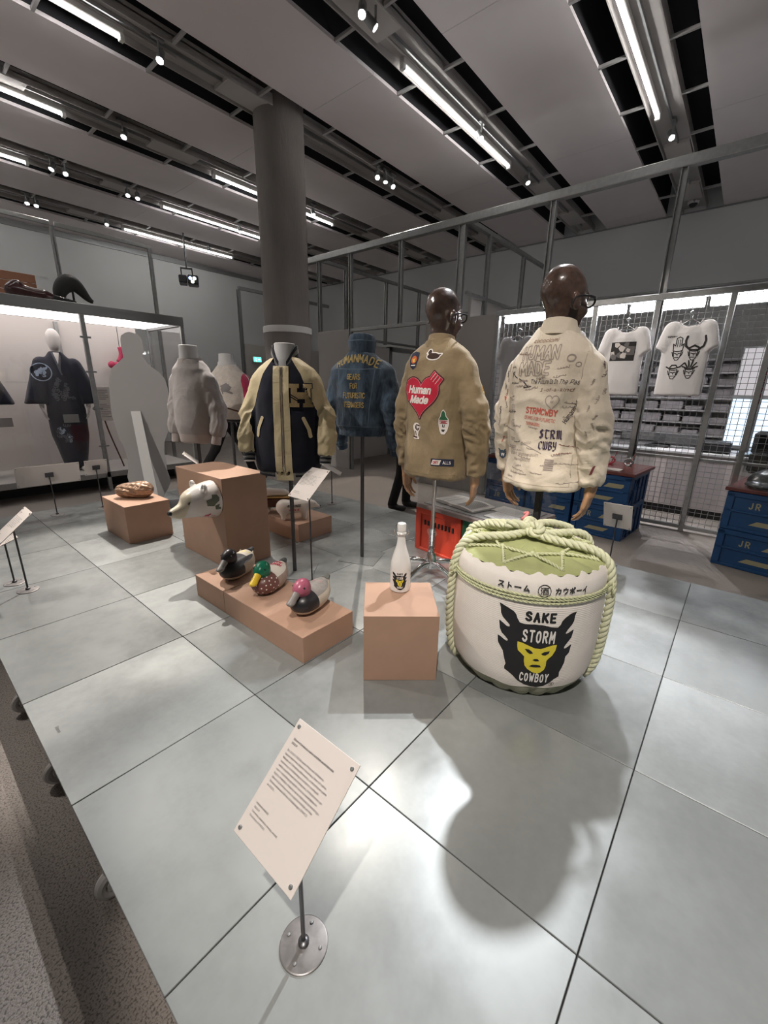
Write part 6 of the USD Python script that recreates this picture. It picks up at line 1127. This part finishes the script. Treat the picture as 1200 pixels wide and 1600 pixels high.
M['indigo'] = weave('indigo_robe', (.014, .016, .030), 700., rough=.9, var=.4, vs=6., bump=.3); M['wave_blue'] = mat('wave_print', (.30, .36, .48), .9); M['dim_print'] = mat('dim_print', (.085, .088, .105), .9); M['egg'] = mat('white_mannequin', (.60, .56, .54), .5)
def robe(label, x, y, rz, floral, s=1.0):
    t = thing('robed_mannequin', label, 'mannequin', (x, y, .21), rz)
    def f(p):
        P = np.array([(.03, .10, .09), (.10, .13, .11), (.45, .19, .14), (.75, .20, .14), (.9, .185, .13), (1.2, .20, .13), (1.32, .17, .11), (1.40, .10, .085), (1.44, .07, .07)]); z = p[:, 2]
        a, b_ = np.interp(z, P[:, 0], P[:, 1]), np.interp(z, P[:, 0], P[:, 2]); d = (np.sqrt((p[:, 1] / a) ** 2 + (p[:, 0] / b_) ** 2) - 1) * b_; d = smax(d, np.maximum(z - 1.45, .03 - z), .01)
        for sg in (-1, 1):
            q = np.c_[p[:, 0] * .9, p[:, 1], p[:, 2]]; e = cap(q, (0, sg * .16, 1.30), (.02, sg * .285, .80), .085, .125); e = smax(e, .84 - z + .0 * z, .01); e = smax(e, np.abs(p[:, 0] - .02) - .10, .02); d = smin(d, e, .02)
        return d
    m = relax(nets(f, (-.2, -.46, .0), (.22, .46, 1.5), .016), 2); v = m.vertices; m.vertices = v + m.vertex_normals * (.022 * (meshkit.fbm(v * [8, 8, 2] + rz, 3) - .5))[:, None]
    up, lo_ = split(m, .84 - m.vertices[:, 2]); part('robe', up, M['indigo'], t, smooth=True); part('skirt', lo_, M['indigo'], t, smooth=True)
    hd = relax(nets(lambda p: smin(smin(ell(p, (.0, 0, 1.60), (.092, .075, .115)), ell(p, (.025, 0, 1.53), (.06, .055, .07)), .03), cap(p, (-.01, 0, 1.38), (-.01, 0, 1.52), .05, .046), .02), (-.13, -.12, 1.3), (.13, .12, 1.74), .011), 2); part('head', hd, M['egg'], t, smooth=True)
    F = LinearNDInterpolator(up.vertices[up.vertex_normals[:, 0] > .1][:, 1:], up.vertices[up.vertex_normals[:, 0] > .1][:, 0]); F2 = LinearNDInterpolator(lo_.vertices[lo_.vertex_normals[:, 0] > .1][:, 1:], lo_.vertices[lo_.vertex_normals[:, 0] > .1][:, 0])
    r_ = random.Random(int(x * 100))
    PR = lambda n, g, mm, off=.003, FF=F: print_field(t, FF, 0, 1, n, g, mm, off, .03, 1)
    PR('lapel', Polygon([(-.05, 1.45), (-.03, 1.45), (.03, 1.18), (.012, 1.18)]), M['dim_print']); PR('lapel', Polygon([(.05, 1.45), (.035, 1.45), (.0, 1.25), (.015, 1.22)]), M['dim_print']); PR('shirt_front', Polygon([(-.028, 1.44), (.032, 1.44), (.004, 1.30)]), M['egg'], .006)
    if floral:
        for i in range(34): PR('printed_flower', at(scribble(.07, .05, i + 5, .010, 3), r_.uniform(-.3, .3), r_.uniform(.88, 1.3), r_.uniform(0, 180)), M['wave_blue'] if i % 2 else M['dim_print'], .003 + .0001 * i)
    else:
        c_ = Point(0, 0).buffer(.105); PR('wave_roundel', at(c_.difference(Point(0, 0).buffer(.094)), -.175, 1.21), M['wave_blue'])
        for i in range(9): PR('wave_roundel', at(scribble(.06, .04, i + 30, .009, 3).intersection(c_), -.175 + r_.uniform(-.055, .055), 1.21 + r_.uniform(-.06, .06), r_.uniform(0, 180)), M['wave_blue'], .0032 + .0001 * i)
        for i in range(10): PR('dim_print', at(scribble(.10, .06, i + 50, .010, 4), r_.uniform(-.10, .16), r_.uniform(.88, 1.18), r_.uniform(0, 180)), M['dim_print'], .003)
        for i in range(9): PR('dim_print', at(scribble(.08, .05, i + 70, .008, 4), r_.uniform(-.12, .0), r_.uniform(.40, .62), r_.uniform(0, 180)), M['wave_blue'] if i % 3 == 0 else M['dim_print'], .003, F2)
    for sg in (-1, 1):
        h = hands[sg].copy(); h.vertices = h.vertices * .95 + [.05, sg * .235, .82]; part('hand', h, M['egg'], t, smooth=True); part('forearm', rod((.04, sg * .235, .98), (.05, sg * .235, .815), .034, 12, .025), M['egg'], t)
        part('foot', relax(nets(lambda p: smax(smin(cap(p, (-.02, sg * .06, .03), (.13, sg * .07, .02), .035, .028), cap(p, (-.02, sg * .055, .03), (-.02, sg * .05, .14), .03), .02), .002 - p[:, 2], .003), (-.08, sg * .06 - .08, -.01), (.2, sg * .06 + .08, .2), .012), 1), M['egg'], t, smooth=True)
    return t
robe('white egg headed mannequin in a dark blue robe with a wave roundel on the shoulder', 1.44, 6.52, -103, False); robe('mannequin in a flower printed dark robe, cut by the left picture edge', .55, 6.55, -98, True); 
t = thing('walking_cane', 'thin dark curved cane leaning beside the robed mannequin', 'cane', (1.80, 6.36, .21)); part('shaft', tube(spline([(-.02, 0, .78), (.0, 0, .60), (.06, 0, .32), (.13, -.02, .005)], 24), .009, 8), M['cart'], t); part('grip', tube(spline([(-.02, 0, .77), (-.05, 0, .82), (-.09, 0, .80), (-.10, 0, .76)], 12), .011, 8), M['cart'], t)
t = thing('case_caption', 'white printed caption card hung inside the glass case beside the post', 'label', (1.72, 6.0, .86), 8); part('card', bx(-.075, .075, -.002, .002, 0, .40, .001), M['card'], t); part('printed_lines', [bx(-.06, .05 - .03 * (k % 3 == 2), -.0028, -.002, .36 - .021 * k, .366 - .021 * k) for k in range(16) if k not in (6, 7)], M['ink_grey'], t, smooth=False)
for i, (x, z) in enumerate(((1.42, .62), (.78, .60))): part('card', bx(-.08, .08, -.003, .003, -.05, .05, .001), mat('dim_card_%d' % i, (.22, .22, .22), .8), thing('robe_tag', ('small grey card held in front of the roundel robe', 'small grey card in front of the flower robe')[i], 'label', (x, 6.30, z + .26), 0)); 
for i, (x, z) in enumerate(((1.42, .88), (.78, .86))): pass
t = thing('flower_ornament', 'pink and white flower ornament hanging behind the grey cut-out figure', 'ornament', (2.25, 6.9, 1.50)); r_ = random.Random(2)
for i in range(7): part('petal', moved(trimesh.creation.icosphere(2, .05), (r_.uniform(-.10, .10), r_.uniform(-.02, .02), r_.uniform(-.12, .12))), [M['patch_white'], M['rose'], M['card']][i % 3], t, smooth=True)
part('ribbon', tube(spline([(0, 0, .1), (.05, 0, .2), (.04, 0, .3)], 10), .03, 8), M['rose'], t, smooth=True); part('hook', rod((.04, 0, .28), (.04, 0, .56), .004, 6), M['pole'], t)
# on top of the case
t = thing('orange_crate_panel', 'orange brown wooden slat panel standing on top of the glass case, at the left edge', 'panel', (1.32, 6.95, 2.165)); M['orangewood'] = mat('orange_wood', (.34, .155, .085), .6, var=.2, vs=8.)
for k in range(4): part('slat', bx(-.5, .16, -.012, .012, .0 + .10 * k, .094 + .10 * k, .003), M['orangewood'], t)
for x in (-.42, .08): part('batten', bx(x, x + .04, .012, .03, 0, .39, .003), M['orangewood'], t)
t = thing('leather_shoe', 'dark red brown pointed leather shoe lying on top of the glass case', 'shoe', (1.36, 6.30, 2.168), -12)
def shoe(p): return smax(smin(smin(cap(p, (-.24, 0, .10), (-.20, 0, .16), .065, .05), cap(p, (-.22, 0, .09), (.02, 0, .07), .085, .065), .05), cap(p, (.02, 0, .06), (.30, 0, .03), .06, .028), .05), .001 - p[:, 2], .006)
part('upper', relax(nets(shoe, (-.36, -.14, -.02), (.38, .14, .26), .014), 2), mat('oxblood', (.045, .012, .012), .2, coat=.4), t, smooth=True); part('toe_cap', relax(nets(lambda p: smax(shoe(p) - .004, .10 - p[:, 0], .004), (.05, -.12, -.02), (.38, .12, .2), .014), 1), mat('black_patent', (.012, .012, .014), .12, coat=.5), t, smooth=True); part('sole', bx(-.29, .30, -.06, .06, .0, .018, .006), M['black'], t)
t = thing('horn_hat', 'black horn shaped hat on a stand on top of the glass case', 'hat', (1.74, 6.55, 2.166)); part('horn', tube(spline([(-.13, 0, .10), (-.10, 0, .24), (.0, 0, .30), (.10, 0, .22), (.20, -.02, .12)], 24), np.r_[np.linspace(.05, .10, 10), np.linspace(.10, .02, 14)], 18), mat('black_felt', (.016, .018, .017), .6), t, smooth=True); part('stand', rod((0, 0, 0), (0, 0, .24), .012, 10), M['pole'], t); part('foot', lathe([(0, 0), (.08, 0), (.08, .01), (0, .012)], 20), M['pole'], t)
# far glass case reflections stand-in: blue figure beyond the case end
t = thing('stage_projector', 'black stage light with blue lenses hanging before the back wall', 'spotlight', (4.25, 8.55, 3.20), -118)
part('body', [bx(-.16, .16, -.17, -.03, -.06, .07, .015)], M['black'], t); part('lamp_head', bx(-.14, .18, -.02, .17, -.075, .08, .02), M['black'], t); part('yoke', [bx(-.012, .012, -.13, -.11, .05, .22), bx(-.012, .012, .06, .08, .05, .22), bx(-.012, .012, -.13, .08, .20, .225)], M['black'], t, smooth=False)
part('hanger', rod((0, -.02, .22), (0, -.02, .84), .014, 10), M['pole'], t)
for i, (y, z) in enumerate(((.03, .02), (.10, .02), (.065, -.035))): part('lens', moved(lathe([(0, .004), (.026, .002), (.03, 0)][::-1], 16), (.181, y, z), ry=90), glow('blue_lens_%d' % i, ((.35, .5, 1), (.8, .85, 1), (.9, .9, .5))[i], (5, 40, 8)[i]), t)
t = thing('exit_sign', 'small glowing green exit sign low beside the far frame, left of the column', 'sign', (5.50, 8.352, 1.86)); part('box', bx(-.10, .10, -.03, .02, -.055, .055, .004), M['white_paint'], t); part('face', bx(-.094, .094, -.034, -.03, -.049, .049), glow('exit_green', (.10, .85, .50), 2.2), t, smooth=False)
part('running_figure', [basis(extr(U(at(Point(0, 0).buffer(.014), .0, .05), line([(0, .03), (-.01, -.01), (.025, -.03), (.02, -.065)], .018), line([(-.01, -.01), (-.04, -.05)], .016), line([(-.035, .01), (0, .028), (.035, .012)], .012)), .002), (-.045, -.036, 0), (.62, 0, 0), (0, 0, .62), (0, -1, 0)), basis(extr(U(line([(.02, 0), (.10, 0)], .018), line([(.075, .03), (.105, 0), (.075, -.03)], .016)), .002), (.0, -.036, 0), (.62, 0, 0), (0, 0, .62), (0, -1, 0))], glow('exit_white', (.8, 1, .9), 2.0), t, smooth=False)
# ---------------------------------------------------------------- two visitors, mostly hidden
def person(label, x, y, rz, H=1.7, lean=0., stride=.25, head_down=0.):
    t = thing('person', label, 'person', (x, y, 0), rz); s = H / 1.7
    hip, chest, neck = np.array([0, 0, .90]), np.array([lean * .32, 0, 1.25]), np.array([lean * .52, 0, 1.42]); hc = neck + np.array([.03 + head_down * .08, 0, .13 - head_down * .05])
    J = {}
    for sg, st_ in ((1, stride), (-1, -stride)):
        J[sg] = (np.array([0, sg * .085, .90]), np.array([st_ * .45 + .03, sg * .09, .49]), np.array([st_ * .9 - .03, sg * .09, .09]))
    def f(p):
        p = p / s; d = smin(ell(p, hip + [0, 0, .02], (.115, .165, .13)), cap(p, hip, chest, .125, .14), .05); d = smin(d, ell(p, chest, (.115, .175, .14)), .05); d = smin(d, cap(p, chest + [0, 0, .1], neck, .075, .055), .04); d = smin(d, cap(p, neck - [0, 0, .04], hc, .05, .05), .02)
        d = smin(d, ell(p, hc + [0, 0, .03], (.095, .075, .115)), .03); d = smin(d, ell(p, hc + [.05, 0, -.05], (.045, .05, .05)), .03); d = smin(d, cap(p, hc + [.085, 0, .02], hc + [.105, 0, -.01], .012, .015), .012)
        for sg in (1, -1): d = smin(d, ell(p, hc + [0, sg * .078, .01], (.018, .010, .028)), .008)
        for sg in (1, -1):
            a, k, b = J[sg]; d = smin(d, smin(cap(p, a, k, .088, .062), cap(p, k, b, .060, .055), .02), .03); d = smin(d, cap(p, b + [0, 0, -.035], b + [.14, 0, -.052], .045, .034), .02)
            e = chest + np.array([-.02 + lean * .05, sg * .22, -.14]); w = e + np.array([.12, sg * .0, -.22]); d = smin(d, smin(cap(p, chest + [0, sg * .165, .06], e, .058, .045), cap(p, e, w, .043, .032), .015), .03)
            d = smin(d, smin(ell(p, w + [.02, 0, -.06], (.022, .016, .05)), smin(cap(p, w + [.03, 0, -.03], w + [.05, 0, -.075], .011, .009), smin(cap(p, w + [.01, 0, -.09], w + [.015, 0, -.16], .009, .007), cap(p, w + [.03, 0, -.09], w + [.035, 0, -.155], .009, .007), .004), .005), .006), .012)
        return smax(d, .004 - p[:, 2], .004) * s
    m = relax(nets(f, np.array([-.45, -.36, -.02]) * s, np.array([.75, .36, 1.85]) * s, .016), 2); z = m.vertices[:, 2] / s
    shoes, rest = split(m, z - .085); legs, rest = split(rest, rest.vertices[:, 2] / s - .93); ck = rest.vertices / s
    top, skin = split(rest, (ck - neck) @ (np.array([lean * .4, 0, 1.0]) / np.linalg.norm([lean * .4, 0, 1])) + .0); hairs, face = split(skin, -((skin.vertices / s - hc)[:, 2] - .045 - .9 * np.maximum(0, (skin.vertices / s - hc)[:, 0]) + .35 * np.minimum(0, (skin.vertices / s - hc)[:, 0]) * -1 * -1))
    for n, q, mm in (('shoes', shoes, M['black']), ('trousers', legs, M['black_soft']), ('top', top, M['black_soft']), ('face', face, M['flesh']), ('hair', hairs, M['black_soft'])):
        if q is not None: part(n, q, mm, t, smooth=True)
    for sg in (1, -1): part('eye', moved(trimesh.creation.icosphere(1, .010 * s), (hc + [.088, sg * .030, .02]) * s), M['white_paint'], t, smooth=True)
    return t
M['flesh'] = mat('flesh', (.50, .33, .26), .6)
person('person in black clothes bending forward, legs visible left of the red crate', 3.47, 2.70, -50, 1.52, .75, .10, .5)
person('person in black trousers striding past behind the grey sweatshirt', 2.90, 5.30, -30, 1.66, .12, .42)
